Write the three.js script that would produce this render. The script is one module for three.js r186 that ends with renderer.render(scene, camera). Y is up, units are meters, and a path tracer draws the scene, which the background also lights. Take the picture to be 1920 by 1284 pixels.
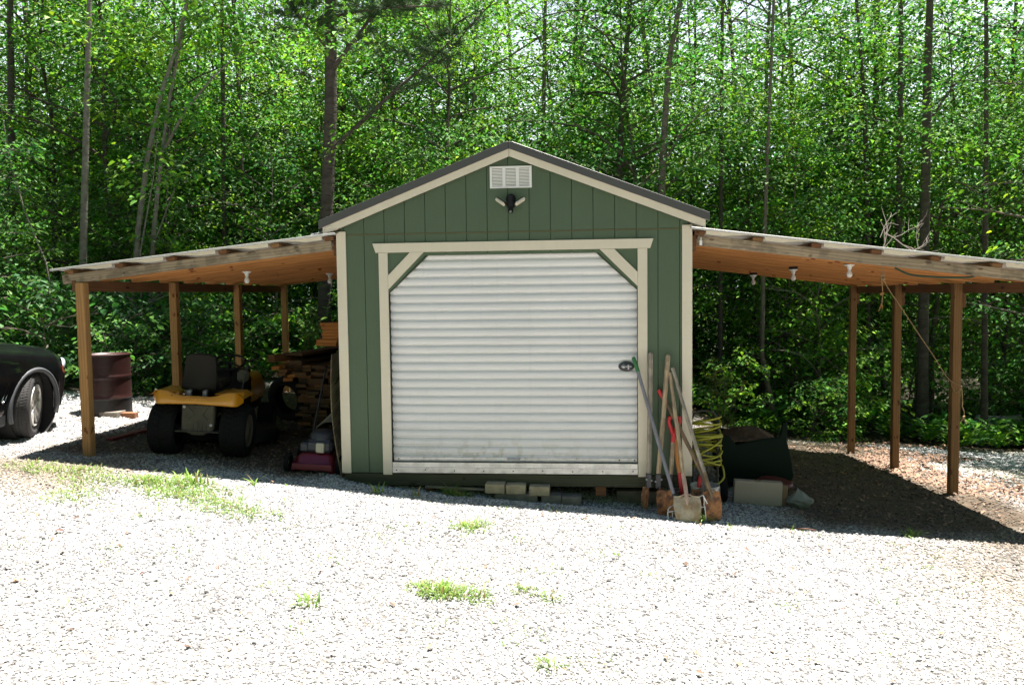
import * as THREE from 'three';
import { mergeGeometries } from 'three/addons/utils/BufferGeometryUtils.js';

// ---------------------------------------------------------------- camera, sky, sun, exposure
const scene = new THREE.Scene();
const camera = new THREE.PerspectiveCamera(47.09, 1024 / 684, 0.1, 400);
camera.position.set(0.7003, 1.7329, 7.4705);
camera.rotation.set(-0.0604, 0.0932, -0.0124, 'YXZ');
const renderer = new THREE.WebGLRenderer({ antialias: true });
renderer.setSize(1024, 684);
renderer.toneMapping = THREE.LinearToneMapping;
renderer.toneMappingExposure = 3.55;
renderer.shadowMap.enabled = true;
const smoothstepN = (x, a, b) => { const k = Math.min(1, Math.max(0, (x - a) / (b - a))); return k * k * (3 - 2 * k); };
const SUN = new THREE.Vector3(0.31, 1.84, -0.24).normalize();
{
  const W = 256, H = 128, d = new Float32Array(W * H * 4);
  for (let j = 0; j < H; j++) for (let i = 0; i < W; i++) {
    const el = ((j + 0.5) / H - 0.5) * Math.PI, az = ((i + 0.5) / W - 0.5) * 2 * Math.PI;
    const x = Math.cos(az) * Math.cos(el), y = Math.sin(el), z = Math.sin(az) * Math.cos(el);
    const t = smoothstepN(y, 0.22, 0.48), c = Math.max(0, x * SUN.x + y * SUN.y + z * SUN.z);
    const glow = 0.15 * Math.pow(c, 40) + 0.02 * Math.pow(c, 6);
    const o = (j * W + i) * 4;
    d[o] = 0.46 + (0.024 - 0.46) * t + glow; d[o + 1] = 0.51 + (0.040 - 0.51) * t + glow; d[o + 2] = 0.60 + (0.098 - 0.60) * t + glow; d[o + 3] = 1;
    if (y < 0) { d[o] = 0.2; d[o + 1] = 0.2; d[o + 2] = 0.17; }
  }
  const sky = new THREE.DataTexture(d, W, H, THREE.RGBAFormat, THREE.FloatType);
  sky.mapping = THREE.EquirectangularReflectionMapping; sky.magFilter = THREE.LinearFilter; sky.needsUpdate = true;
  scene.background = sky; scene.environment = sky; scene.environmentIntensity = 1; scene.backgroundIntensity = 1;
}
const sun = new THREE.DirectionalLight(new THREE.Color().setRGB(1, 0.94, 0.875), 5);
sun.position.copy(SUN).multiplyScalar(60); sun.castShadow = true;
Object.assign(sun.shadow.camera, { left: -30, right: 30, top: 30, bottom: -30, near: 1, far: 140 });
sun.shadow.mapSize.set(4096, 4096);
scene.add(sun);

// ---------------------------------------------------------------- helpers
const V = (x, y, z) => new THREE.Vector3(x, y, z);
const { clamp, lerp, smoothstep } = THREE.MathUtils;
function rng(seed) { let s = seed >>> 0; return () => { s = (s + 0x6d2b79f5) | 0; let t = Math.imul(s ^ (s >>> 15), 1 | s); t = (t + Math.imul(t ^ (t >>> 7), 61 | t)) ^ t; return ((t ^ (t >>> 14)) >>> 0) / 4294967296; }; }
const hash = (x, y, s) => { let h = Math.imul(x | 0, 374761393) ^ Math.imul(y | 0, 668265263) ^ Math.imul(s | 0, 1274126177); h = Math.imul(h ^ (h >>> 13), 1274126177); return ((h ^ (h >>> 16)) >>> 0) / 4294967296; };
function vn(x, y, s = 0, px = 0, py = 0) {           // value noise, periodic when px, py are given
  const xi = Math.floor(x), yi = Math.floor(y), fx = x - xi, fy = y - yi, u = fx * fx * (3 - 2 * fx), v = fy * fy * (3 - 2 * fy);
  const w = (a, p) => (p ? ((a % p) + p) % p : a);
  const a = hash(w(xi, px), w(yi, py), s), b = hash(w(xi + 1, px), w(yi, py), s), c = hash(w(xi, px), w(yi + 1, py), s), d = hash(w(xi + 1, px), w(yi + 1, py), s);
  return a + (b - a) * u + (c - a) * v + (a - b - c + d) * u * v;
}
function fbm(x, y, s, oct = 4, px = 0, py = 0) { let a = 0, k = 0.5, n = 0; for (let i = 0; i < oct; i++) { a += k * vn(x, y, s + i * 17, px, py); n += k; x *= 2; y *= 2; px *= 2; py *= 2; k *= 0.5; } return a / n; }
const names = {};
function numbered(n) { const k = names[n] = (names[n] ?? -1) + 1; return k ? n + '_' + String(k).padStart(3, '0') : n; }
function tag(o, label, category, group, kind) { o.userData.label = label; if (category) o.userData.category = category; if (group) o.userData.group = group; if (kind) o.userData.kind = kind; return o; }
function thing(name, label, category, pos = [0, 0, 0], turn = 0, group) { const o = new THREE.Group(); o.name = numbered(name); o.position.set(...pos); o.rotation.y = turn; scene.add(o); return tag(o, label, category, group); }
function merged(g) { if (!Array.isArray(g)) return g; if (g.length === 1) return g[0]; return mergeGeometries(g.map((q) => { q = q.index ? q.toNonIndexed() : q; for (const k of Object.keys(q.attributes)) if (!['position', 'normal', 'uv'].includes(k)) q.deleteAttribute(k); return q; })); }
function obj(name, g, m, parent = scene) { const o = new THREE.Mesh(merged(g), m); o.name = parent === scene ? numbered(name) : name; o.castShadow = o.receiveShadow = true; parent.add(o); return o; }
const _m = new THREE.Matrix4(), _q = new THREE.Quaternion();
function tf(g, pos = [0, 0, 0], rot = [0, 0, 0], sc = 1) { g.applyMatrix4(_m.compose(V(...pos), _q.setFromEuler(new THREE.Euler(...rot)), typeof sc === 'number' ? V(sc, sc, sc) : V(...sc))); return g; }
let uvOff = rng(5);
function boxUV(g, along = null) {                      // uv in metres from the dominant side of each face; u runs along x unless told
  if (g.index) g = g.toNonIndexed();
  g.computeVertexNormals();
  const p = g.attributes.position, n = g.attributes.normal, uv = new Float32Array(p.count * 2), ou = uvOff() * 7, ov = uvOff() * 7;
  for (let i = 0; i < p.count; i++) {
    const ax = Math.abs(n.getX(i)), ay = Math.abs(n.getY(i)), az = Math.abs(n.getZ(i)), x = p.getX(i), y = p.getY(i), z = p.getZ(i);
    let u, v;
    if (along === 'y') { if (ay > ax && ay > az) { u = x; v = z; } else { u = y; v = ax > az ? z : x; } }
    else if (along === 'z') { if (az > ax && az > ay) { u = x; v = y; } else { u = z; v = ax > ay ? y : x; } }
    else if (ax > ay && ax > az) { u = z; v = y; } else { u = x; v = ay > az ? z : y; }
    uv[i * 2] = u + ou; uv[i * 2 + 1] = v + ov;
  }
  g.setAttribute('uv', new THREE.BufferAttribute(uv, 2));
  return g;
}
function cbox(lx, ly, lz, c = 0.004, along) {           // box with chamfered edges
  const h = [lx / 2, ly / 2, lz / 2]; c = Math.min(c, h[0] * 0.6, h[1] * 0.6, h[2] * 0.6);
  const P = (s, k) => h.map((e, i) => s[i] * (i === k ? e : e - c));
  const tris = [];
  const poly = (...pts) => { for (let i = 1; i < pts.length - 1; i++) { let [a, b, d] = [pts[0], pts[i], pts[i + 1]].map((q) => V(...q)); const nn = b.clone().sub(a).cross(d.clone().sub(a)); if (nn.dot(a.clone().add(b).add(d)) < 0) [b, d] = [d, b]; tris.push(...a.toArray(), ...b.toArray(), ...d.toArray()); } };
  for (let k = 0; k < 3; k++) { const i = (k + 1) % 3, j = (k + 2) % 3; for (const s of [-1, 1]) { const f = (a, b) => { const q = []; q[k] = s; q[i] = a; q[j] = b; return P(q, k); }; poly(f(-1, -1), f(1, -1), f(1, 1), f(-1, 1)); } }
  for (let k = 0; k < 3; k++) { const i = (k + 1) % 3, j = (k + 2) % 3; for (const a of [-1, 1]) for (const b of [-1, 1]) { const f = (t, w) => { const q = []; q[k] = t; q[i] = a; q[j] = b; return P(q, w); }; poly(f(-1, i), f(1, i), f(1, j), f(-1, j)); } }
  for (const a of [-1, 1]) for (const b of [-1, 1]) for (const d of [-1, 1]) poly(P([a, b, d], 0), P([a, b, d], 1), P([a, b, d], 2));
  const g = new THREE.BufferGeometry(); g.setAttribute('position', new THREE.BufferAttribute(new Float32Array(tris), 3));
  return boxUV(g, along);
}
const bx = (x0, x1, y0, y1, z0, z1, c = 0.004, along) => cbox(x1 - x0, y1 - y0, z1 - z0, c, along).translate((x0 + x1) / 2, (y0 + y1) / 2, (z0 + z1) / 2);
function beam(a, b, h, w, c = 0.004, up = V(0, 1, 0)) {  // a board from a to b, h high (towards up), w wide
  const d = b.clone().sub(a), L = d.length(), x = d.normalize(), z = x.clone().cross(up).normalize(), y = z.clone().cross(x);
  return cbox(L, h, w, c).applyMatrix4(new THREE.Matrix4().makeBasis(x, y, z).setPosition(a.clone().add(b).multiplyScalar(0.5)));
}
function extr(pts, depth, bevel = 0, holes = []) {       // polygon in x,y extruded to +z
  const s = new THREE.Shape(pts.map((p) => new THREE.Vector2(...p)));
  for (const h of holes) s.holes.push(new THREE.Path(h.map((p) => new THREE.Vector2(...p))));
  return boxUV(new THREE.ExtrudeGeometry(s, { depth, bevelEnabled: bevel > 0, bevelSize: bevel, bevelThickness: bevel, bevelOffset: -bevel, bevelSegments: 1, curveSegments: 12 }));
}
function tube(pts, r, seg = 24, rad = 8, closed = false) {
  const c = new THREE.CatmullRomCurve3(pts.map((p) => (p.isVector3 ? p : V(...p))), closed, 'centripetal');
  const g = new THREE.TubeGeometry(c, seg, r, rad, closed), L = c.getLength(), uv = g.attributes.uv;
  for (let i = 0; i < uv.count; i++) uv.setXY(i, uv.getX(i) * L, uv.getY(i) * 6.283 * r);
  return g;
}
function taper(pts, radii, rad = 8, cap = true) {         // tapered tube through points with a radius at each
  pts = pts.map((p) => (p.isVector3 ? p : V(...p)));
  const n = pts.length, pos = [], uv = [], idx = []; let L = 0; let ref = V(0.3, 0.1, 1).normalize();
  for (let i = 0; i < n; i++) {
    if (i) L += pts[i].distanceTo(pts[i - 1]);
    const t = pts[Math.min(n - 1, i + 1)].clone().sub(pts[Math.max(0, i - 1)]).normalize(), b = t.clone().cross(ref).normalize(), c = b.clone().cross(t).normalize(); ref = c;
    for (let k = 0; k <= rad; k++) { const a = k / rad * 2 * Math.PI, r = radii[i]; pos.push(pts[i].x + (b.x * Math.cos(a) + c.x * Math.sin(a)) * r, pts[i].y + (b.y * Math.cos(a) + c.y * Math.sin(a)) * r, pts[i].z + (b.z * Math.cos(a) + c.z * Math.sin(a)) * r); uv.push(L, k / rad * 6.283 * Math.max(radii[0], 0.02)); }
  }
  for (let i = 0; i < n - 1; i++) for (let k = 0; k < rad; k++) { const a = i * (rad + 1) + k, b = a + rad + 1; idx.push(a, a + 1, b, b, a + 1, b + 1); }
  if (cap) for (const e of [0, n - 1]) { const o = e * (rad + 1); for (let k = 1; k < rad - 1; k++) e ? idx.push(o, o + k, o + k + 1) : idx.push(o, o + k + 1, o + k); }
  const g = new THREE.BufferGeometry(); g.setAttribute('position', new THREE.Float32BufferAttribute(pos, 3)); g.setAttribute('uv', new THREE.Float32BufferAttribute(uv, 2)); g.setIndex(idx); g.computeVertexNormals();
  return g;
}
const rod = (a, b, r0, r1 = r0, rad = 10) => taper([V(...a), V(...b)], [r0, r1], rad);
function solid(fn, nu, nv, t) {                           // a curved sheet fn(u,v) -> Vector3 with thickness t
  const P = [], N = [], e = 1e-3;
  for (let j = 0; j <= nv; j++) for (let i = 0; i <= nu; i++) { const u = i / nu, v = j / nv, p = fn(u, v); const du = fn(Math.min(1, u + e), v).sub(fn(Math.max(0, u - e), v)), dv = fn(u, Math.min(1, v + e)).sub(fn(u, Math.max(0, v - e))); P.push(p); N.push(du.cross(dv).normalize()); }
  const pos = [], uv = [], idx = [], M = P.length;
  for (const s of [0, 1]) P.forEach((p, k) => { const q = p.clone().addScaledVector(N[k], s ? -t : 0); pos.push(q.x, q.y, q.z); uv.push(p.x + p.z * 0.3, p.y + p.z * 0.3); });
  const at = (i, j, s) => s * M + j * (nu + 1) + i;
  for (let j = 0; j < nv; j++) for (let i = 0; i < nu; i++) { idx.push(at(i, j, 0), at(i + 1, j, 0), at(i + 1, j + 1, 0), at(i, j, 0), at(i + 1, j + 1, 0), at(i, j + 1, 0)); idx.push(at(i, j, 1), at(i + 1, j + 1, 1), at(i + 1, j, 1), at(i, j, 1), at(i, j + 1, 1), at(i + 1, j + 1, 1)); }
  const rim = (a, b, c, d) => idx.push(a, b, c, a, c, d);
  for (let i = 0; i < nu; i++) { rim(at(i + 1, 0, 0), at(i, 0, 0), at(i, 0, 1), at(i + 1, 0, 1)); rim(at(i, nv, 0), at(i + 1, nv, 0), at(i + 1, nv, 1), at(i, nv, 1)); }
  for (let j = 0; j < nv; j++) { rim(at(0, j, 0), at(0, j + 1, 0), at(0, j + 1, 1), at(0, j, 1)); rim(at(nu, j + 1, 0), at(nu, j, 0), at(nu, j, 1), at(nu, j + 1, 1)); }
  const g = new THREE.BufferGeometry(); g.setAttribute('position', new THREE.Float32BufferAttribute(pos, 3)); g.setAttribute('uv', new THREE.Float32BufferAttribute(uv, 2)); g.setIndex(idx); g.computeVertexNormals(); return g;
}
const lathe = (pts, seg = 24) => new THREE.LatheGeometry(pts.map((p) => new THREE.Vector2(...p)), seg);

// ---------------------------------------------------------------- textures (what surfaces are made of)
const s8 = (x) => { x = clamp(x, 0, 1); return Math.round(255 * (x <= 0.0031308 ? 12.92 * x : 1.055 * Math.pow(x, 1 / 2.4) - 0.055)); };
function tex(w, h, mu, mv, fn, color = true) {            // fn(x,y) -> [r,g,b] linear, or a height 0..1; covers mu by mv metres
  const d = new Uint8Array(w * h * 4);
  for (let y = 0; y < h; y++) for (let x = 0; x < w; x++) { const c = fn(x / w, y / h), o = (y * w + x) * 4; if (color) { d[o] = s8(c[0]); d[o + 1] = s8(c[1]); d[o + 2] = s8(c[2]); } else d[o] = d[o + 1] = d[o + 2] = clamp(Math.round(c * 255), 0, 255); d[o + 3] = 255; }
  const t = new THREE.DataTexture(d, w, h); t.wrapS = t.wrapT = THREE.RepeatWrapping; t.magFilter = THREE.LinearFilter; t.minFilter = THREE.LinearMipmapLinearFilter; t.generateMipmaps = true; t.repeat.set(1 / mu, 1 / mv); if (color) t.colorSpace = THREE.SRGBColorSpace; t.needsUpdate = true; return t;
}
const knots = Array.from({ length: 26 }, (_, i) => [hash(i, 1, 9), hash(i, 2, 9), 0.006 + 0.012 * hash(i, 3, 9)]);
const grainAt = (u, v) => {                               // 2.4 m by 0.6 m of sawn board, grain along u
  let warp = 0, k = 0;
  for (const [ku, kv, r] of knots) { let du = (u - ku) * 2.4, dv = (v - kv) * 0.6; du -= 2.4 * Math.round(du / 2.4); dv -= 0.6 * Math.round(dv / 0.6); const d = Math.hypot(du * 0.55, dv); k = Math.max(k, 1 - smoothstep(d, r * 0.7, r * 1.25)); warp += Math.sign(dv) * 0.02 * Math.exp(-d * d / (r * r * 6)); }
  const vv = v + warp;
  const rings = 0.5 + 0.5 * Math.sin((vv * 60 + 5 * fbm(u * 3, vv * 6, 3, 3, 3, 6)) * 2.2);
  return [0.6 * rings + 0.4 * fbm(u * 8, vv * 160, 4, 3, 8, 160), k, fbm(u * 4, v * 3, 8, 4, 4, 3)];
};
const T = {};
T.wood = tex(1024, 256, 2.4, 0.6, (u, v) => { const [g, k, m] = grainAt(u, v), b = (0.62 + 0.38 * g) * (0.7 + 0.5 * m); return [b * lerp(1, 0.42, k), b * lerp(0.97, 0.25, k), b * lerp(0.93, 0.16, k)]; });
T.woodB = tex(1024, 256, 2.4, 0.6, (u, v) => { const [g, k] = grainAt(u, v); return 0.3 + 0.5 * g - 0.2 * k; }, false);
T.grey = tex(1024, 256, 2.4, 0.6, (u, v) => { const [g, k, m] = grainAt(u, v), st = fbm(u * 30, v * 9, 21, 4, 30, 9), b = (0.5 + 0.45 * g) * (0.6 + 0.6 * m) * (0.72 + 0.4 * smoothstep(st, 0.3, 0.6)); return [b * lerp(1, 0.5, k), b * lerp(0.98, 0.45, k), b * lerp(0.94, 0.4, k)]; });
T.rough = tex(512, 512, 0.7, 0.7, (u, v) => 0.55 * fbm(u * 90, v * 5, 31, 3, 90, 5) + 0.45 * fbm(u * 30, v * 40, 37, 3, 30, 40), false);
T.paint = tex(512, 512, 1.7, 1.7, (u, v) => { const b = 0.93 + 0.10 * fbm(u * 6, v * 4, 41, 4, 6, 4) - 0.04 * fbm(u * 60, v * 10, 43, 3, 60, 10); return [b, b, b * 0.99]; });
T.door = tex(1024, 1024, 2.4, 2.2, (u, v) => { const x = (u < 0.5 ? u : u - 1) * 2.4, y = v * 2.2, b = 0.94 + 0.08 * fbm(u * 6, v * 5, 141, 4, 6, 5), f = fbm(u * 40, v * 30, 143, 4, 40, 30), low = (1 - smoothstep(y, 0.16, 0.42)), dirt = 0.55 * low * smoothstep(f, 0.46, 0.66) * (0.35 + 0.65 * Math.exp(-(((x + 0.2) / 0.5) ** 2))), st = smoothstep(fbm(u * 70, v * 3, 145, 3, 70, 3), 0.62, 0.78) * 0.03 * smoothstep(f, 0.4, 0.6), k = b * (1 - st); return [k * lerp(1, 0.62, dirt), k * lerp(1, 0.60, dirt), k * lerp(1, 0.46, dirt)]; });
T.mottle = tex(512, 512, 0.5, 0.5, (u, v) => { const b = 0.55 + 0.6 * fbm(u * 8, v * 8, 51, 5, 8, 8) - 0.3 * smoothstep(vn(u * 90, v * 90, 53, 90, 90), 0.78, 0.95); return [b, b * 0.98, b * 0.94]; });
T.mottleB = tex(512, 512, 0.5, 0.5, (u, v) => 0.6 * fbm(u * 20, v * 20, 55, 4, 20, 20) + 0.4 * vn(u * 90, v * 90, 57, 90, 90), false);
T.rust = tex(512, 512, 0.4, 0.4, (u, v) => { const a = fbm(u * 6, v * 6, 61, 5, 6, 6), b = fbm(u * 24, v * 24, 63, 3, 24, 24), k = smoothstep(a, 0.38, 0.62); return [lerp(0.12, 0.42, k) * (0.6 + 0.7 * b), lerp(0.06, 0.19, k) * (0.6 + 0.7 * b), lerp(0.04, 0.075, k) * (0.6 + 0.7 * b)]; });
T.blade = tex(512, 512, 0.4, 0.4, (u, v) => { const a = fbm(u * 5, v * 5, 161, 5, 5, 5), b = fbm(u * 26, v * 26, 163, 3, 26, 26), k = smoothstep(a, 0.3, 0.8), q = 0.75 + 0.4 * b; return [lerp(0.5, 0.36, k) * q, lerp(0.42, 0.25, k) * q, lerp(0.30, 0.14, k) * q]; });
T.bark = tex(256, 512, 0.5, 1, (u, v) => { const r = fbm(u * 14, v * 5, 71, 4, 14, 5), l = smoothstep(fbm(u * 5, v * 4, 73, 4, 5, 4), 0.5, 0.66), b = 0.35 + 0.9 * r; return [lerp(b, 1.05, l * 0.5), lerp(b * 0.95, 1.05, l * 0.5), lerp(b * 0.9, 1, l * 0.5)]; });
T.barkB = tex(256, 512, 0.5, 1, (u, v) => fbm(u * 14, v * 5, 71, 4, 14, 5), false);
T.soil = tex(1024, 1024, 3.1, 3.1, (u, v) => { const a = fbm(u * 14, v * 14, 81, 5, 14, 14), b = vn(u * 190, v * 190, 83, 190, 190), c = vn(u * 90, v * 90, 84, 90, 90), k = (0.55 + 0.6 * a) * (0.6 + 0.55 * b) * (0.75 + 0.4 * c); return [k, k, k]; });
T.soilB = tex(1024, 1024, 3.1, 3.1, (u, v) => 0.5 * fbm(u * 40, v * 40, 85, 3, 40, 40) + 0.5 * vn(u * 150, v * 150, 86, 150, 150), false);

// ---------------------------------------------------------------- materials
const mat = (r, g, b, rough = 0.8, o = {}) => { const m = new THREE.MeshPhysicalMaterial({ roughness: rough, ...o }); m.color.setRGB(r, g, b); return m; };
const M = {
  green: mat(0.074, 0.116, 0.066, 0.62, { map: T.paint, bumpMap: T.rough, bumpScale: 0.0016 }),
  cream: mat(0.70, 0.63, 0.505, 0.55, { map: T.paint, bumpMap: T.rough, bumpScale: 0.0007 }),
  door: mat(0.74, 0.735, 0.735, 0.28, { map: T.door }),
  white: mat(0.78, 0.78, 0.76, 0.45), whiteDirty: mat(0.62, 0.62, 0.6, 0.6, { map: T.mottle }),
  roof: mat(0.075, 0.073, 0.073, 0.42, { metalness: 0.1 }),
  galv: mat(0.6, 0.59, 0.56, 0.45, { metalness: 0.1, map: T.paint }),
  alu: mat(0.72, 0.72, 0.71, 0.4, { metalness: 0.5, map: T.mottle }),
  beamGreen: mat(0.07, 0.075, 0.045, 0.9, { map: T.wood, bumpMap: T.woodB, bumpScale: 0.002 }),
  pine: mat(0.62, 0.28, 0.085, 0.78, { map: T.wood, bumpMap: T.woodB, bumpScale: 0.0015 }),
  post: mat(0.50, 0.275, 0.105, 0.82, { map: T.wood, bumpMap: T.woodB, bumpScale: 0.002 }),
  postDark: mat(0.27, 0.15, 0.06, 0.85, { map: T.wood, bumpMap: T.woodB, bumpScale: 0.002 }),  // darker copy of post: shade on the right posts put into the colour
  beamWood: mat(0.19, 0.088, 0.036, 0.85, { map: T.wood, bumpMap: T.woodB, bumpScale: 0.002 }),
  weathered: mat(0.40, 0.325, 0.235, 0.92, { map: T.grey, bumpMap: T.woodB, bumpScale: 0.003 }),
  plank: [[0.13, 0.068, 0.026], [0.09, 0.045, 0.018], [0.17, 0.075, 0.024], [0.07, 0.04, 0.02]].map((c) => mat(...c, 0.85, { map: T.wood, bumpMap: T.woodB, bumpScale: 0.002 })),
  lumberBright: mat(0.5, 0.19, 0.04, 0.8, { map: T.wood, bumpMap: T.woodB, bumpScale: 0.002 }),
  handle: mat(0.50, 0.39, 0.26, 0.7, { map: T.grey, bumpMap: T.woodB, bumpScale: 0.001 }),
  handleGrey: mat(0.40, 0.36, 0.30, 0.8, { map: T.grey, bumpMap: T.woodB, bumpScale: 0.001 }),
  handleDark: mat(0.26, 0.18, 0.11, 0.75, { map: T.grey }),
  rust: mat(1, 1, 1, 0.75, { map: T.rust, bumpMap: T.mottleB, bumpScale: 0.001, metalness: 0.15 }),
  bladeTan: mat(0.95, 0.95, 0.95, 0.6, { map: T.blade, bumpMap: T.mottleB, bumpScale: 0.0008, metalness: 0.25 }),
  steel: mat(0.5, 0.5, 0.5, 0.35, { metalness: 0.9 }), darkSteel: mat(0.06, 0.06, 0.065, 0.5, { metalness: 0.5 }),
  blue: mat(0.22, 0.22, 0.27, 0.5, { map: T.mottle }), redPaint: mat(0.55, 0.03, 0.035, 0.4), green2: mat(0.03, 0.15, 0.05, 0.5), orange: mat(0.5, 0.2, 0.05, 0.5),
  hose: mat(0.34, 0.33, 0.025, 0.45), hoseGreen: mat(0.02, 0.06, 0.03, 0.5), rope: mat(0.36, 0.25, 0.13, 0.95, { map: T.mottle }),
  black: mat(0.010, 0.010, 0.012, 0.55, { specularIntensity: 0.5 }), rubber: mat(0.009, 0.0095, 0.010, 0.9, { specularIntensity: 0.35, bumpMap: T.mottleB, bumpScale: 0.001 }), plasticDark: mat(0.012, 0.012, 0.014, 0.7, { specularIntensity: 0.4 }),
  yellow: mat(0.50, 0.215, 0.006, 0.35, { clearcoat: 0.5, clearcoatRoughness: 0.25 }), seat: mat(0.024, 0.021, 0.017, 0.8, { specularIntensity: 0.4 }), castIron: mat(0.085, 0.08, 0.062, 0.7, { map: T.mottle, metalness: 0.3 }),
  mowerRed: mat(0.13, 0.006, 0.014, 0.4, { clearcoat: 0.4 }), drum: mat(0.042, 0.011, 0.010, 0.5, { map: T.mottle }), drumBlack: mat(0.011, 0.009, 0.009, 0.5, { map: T.mottle }),  // drum colour darkened to stand in for tree shade over it
  paver: mat(0.46, 0.40, 0.27, 0.95, { map: T.mottle, bumpMap: T.mottleB, bumpScale: 0.003 }), paverGrey: mat(0.25, 0.23, 0.2, 0.95, { map: T.mottle, bumpMap: T.mottleB, bumpScale: 0.003 }),
  tub: mat(0.004, 0.012, 0.006, 0.75, { specularIntensity: 0.4 }), cardboard: mat(0.34, 0.30, 0.235, 0.9, { map: T.paint }), cardboardSide: mat(0.2, 0.14, 0.075, 0.9), bag: mat(0.17, 0.19, 0.16, 0.6), lid: mat(0.09, 0.012, 0.010, 0.5),
  carPaint: mat(0.004, 0.0045, 0.006, 0.3, { specularIntensity: 0.3, clearcoat: 0.7, clearcoatRoughness: 0.04 }), carTrim: mat(0.085, 0.09, 0.10, 0.55), chrome: mat(0.8, 0.8, 0.8, 0.15, { metalness: 1 }), rim: mat(0.66, 0.64, 0.6, 0.35, { metalness: 0.35 }),
  glassDark: mat(0.02, 0.025, 0.03, 0.05, { clearcoat: 1 }), lens: mat(0.65, 0.75, 0.85, 0.1, { clearcoat: 1 }), amber: mat(0.6, 0.09, 0.02, 0.3, { clearcoat: 1 }),
  sill: mat(0.10, 0.09, 0.075, 0.6),
  porcelain: mat(0.8, 0.8, 0.77, 0.3), bulb: mat(0.82, 0.80, 0.75, 0.25, { clearcoat: 0.6 }),
};

// ---------------------------------------------------------------- ground
function gh(x, z) {
  const xc = clamp(x, -12, 12);
  let y = xc < 1.7 ? -0.2 - 0.081 * xc : -0.3377 - 0.05 * (xc - 1.7);
  const s = smoothstep(x, 1.8, 4.4), zz = clamp(z, -9, 0);
  y += s * (0.028 * zz - 0.006 * zz * zz);
  return y;
}
const gn = (x, z) => gh(x, z) - 0.045 * smoothstep(0.3 - z, 0, 0.3) * (1 - smoothstep(Math.abs(x), 1.35, 1.8)) * smoothstep(z, -6, -5) + 0.03 * (fbm(x * 0.9 + 40, z * 0.9 + 40, 91, 3) - 0.5) + 0.3 * (fbm(x * 0.12 + 9, z * 0.12 + 9, 95, 2) - 0.5) * smoothstep(-z, 9, 18);
const tanAt = (x, z) => { const n = fbm(x * 0.9 + 30, z * 0.9 + 30, 137, 3); return smoothstep(n, 0.34, 0.7) * (0.05 + 0.5 * smoothstep(x, 2.4, 4.6) + 0.4 * smoothstep(-x, 2.6, 4.4) * smoothstep(2.6 - z, 0, 1.4)); };
function zone(x, z) {                                      // shares of gravel, dirt and leaf litter
  const n = fbm(x * 0.8 + 20, z * 0.8 + 20, 101, 4) - 0.5, n2 = fbm(x * 2.3 + 7, z * 2.3 + 7, 103, 3) - 0.5;
  const e = n * 1.6 + n2 * 0.5;
  let dirt = 0;
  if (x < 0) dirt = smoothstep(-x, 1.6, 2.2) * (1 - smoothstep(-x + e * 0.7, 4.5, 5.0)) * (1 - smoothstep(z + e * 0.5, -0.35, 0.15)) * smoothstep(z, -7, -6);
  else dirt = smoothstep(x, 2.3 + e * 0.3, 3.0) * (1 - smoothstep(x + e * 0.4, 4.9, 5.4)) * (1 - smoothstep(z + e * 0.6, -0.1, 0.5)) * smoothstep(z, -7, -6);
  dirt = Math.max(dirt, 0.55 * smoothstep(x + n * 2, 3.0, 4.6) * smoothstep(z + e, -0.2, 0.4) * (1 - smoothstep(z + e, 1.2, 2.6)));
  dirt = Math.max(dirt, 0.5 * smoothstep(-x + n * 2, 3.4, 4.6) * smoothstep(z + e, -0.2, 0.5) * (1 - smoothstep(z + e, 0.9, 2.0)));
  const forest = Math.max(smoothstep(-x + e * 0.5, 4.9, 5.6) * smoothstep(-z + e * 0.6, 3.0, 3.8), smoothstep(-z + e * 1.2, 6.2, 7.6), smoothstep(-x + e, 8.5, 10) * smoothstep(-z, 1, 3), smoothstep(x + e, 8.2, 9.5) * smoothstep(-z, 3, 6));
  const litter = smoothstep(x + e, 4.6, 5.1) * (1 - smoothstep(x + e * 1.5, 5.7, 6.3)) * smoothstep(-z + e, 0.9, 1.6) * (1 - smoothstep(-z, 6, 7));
  return { dirt, forest, litter, gravel: (1 - Math.max(dirt, forest, 0.75 * litter)) };
}
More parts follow.
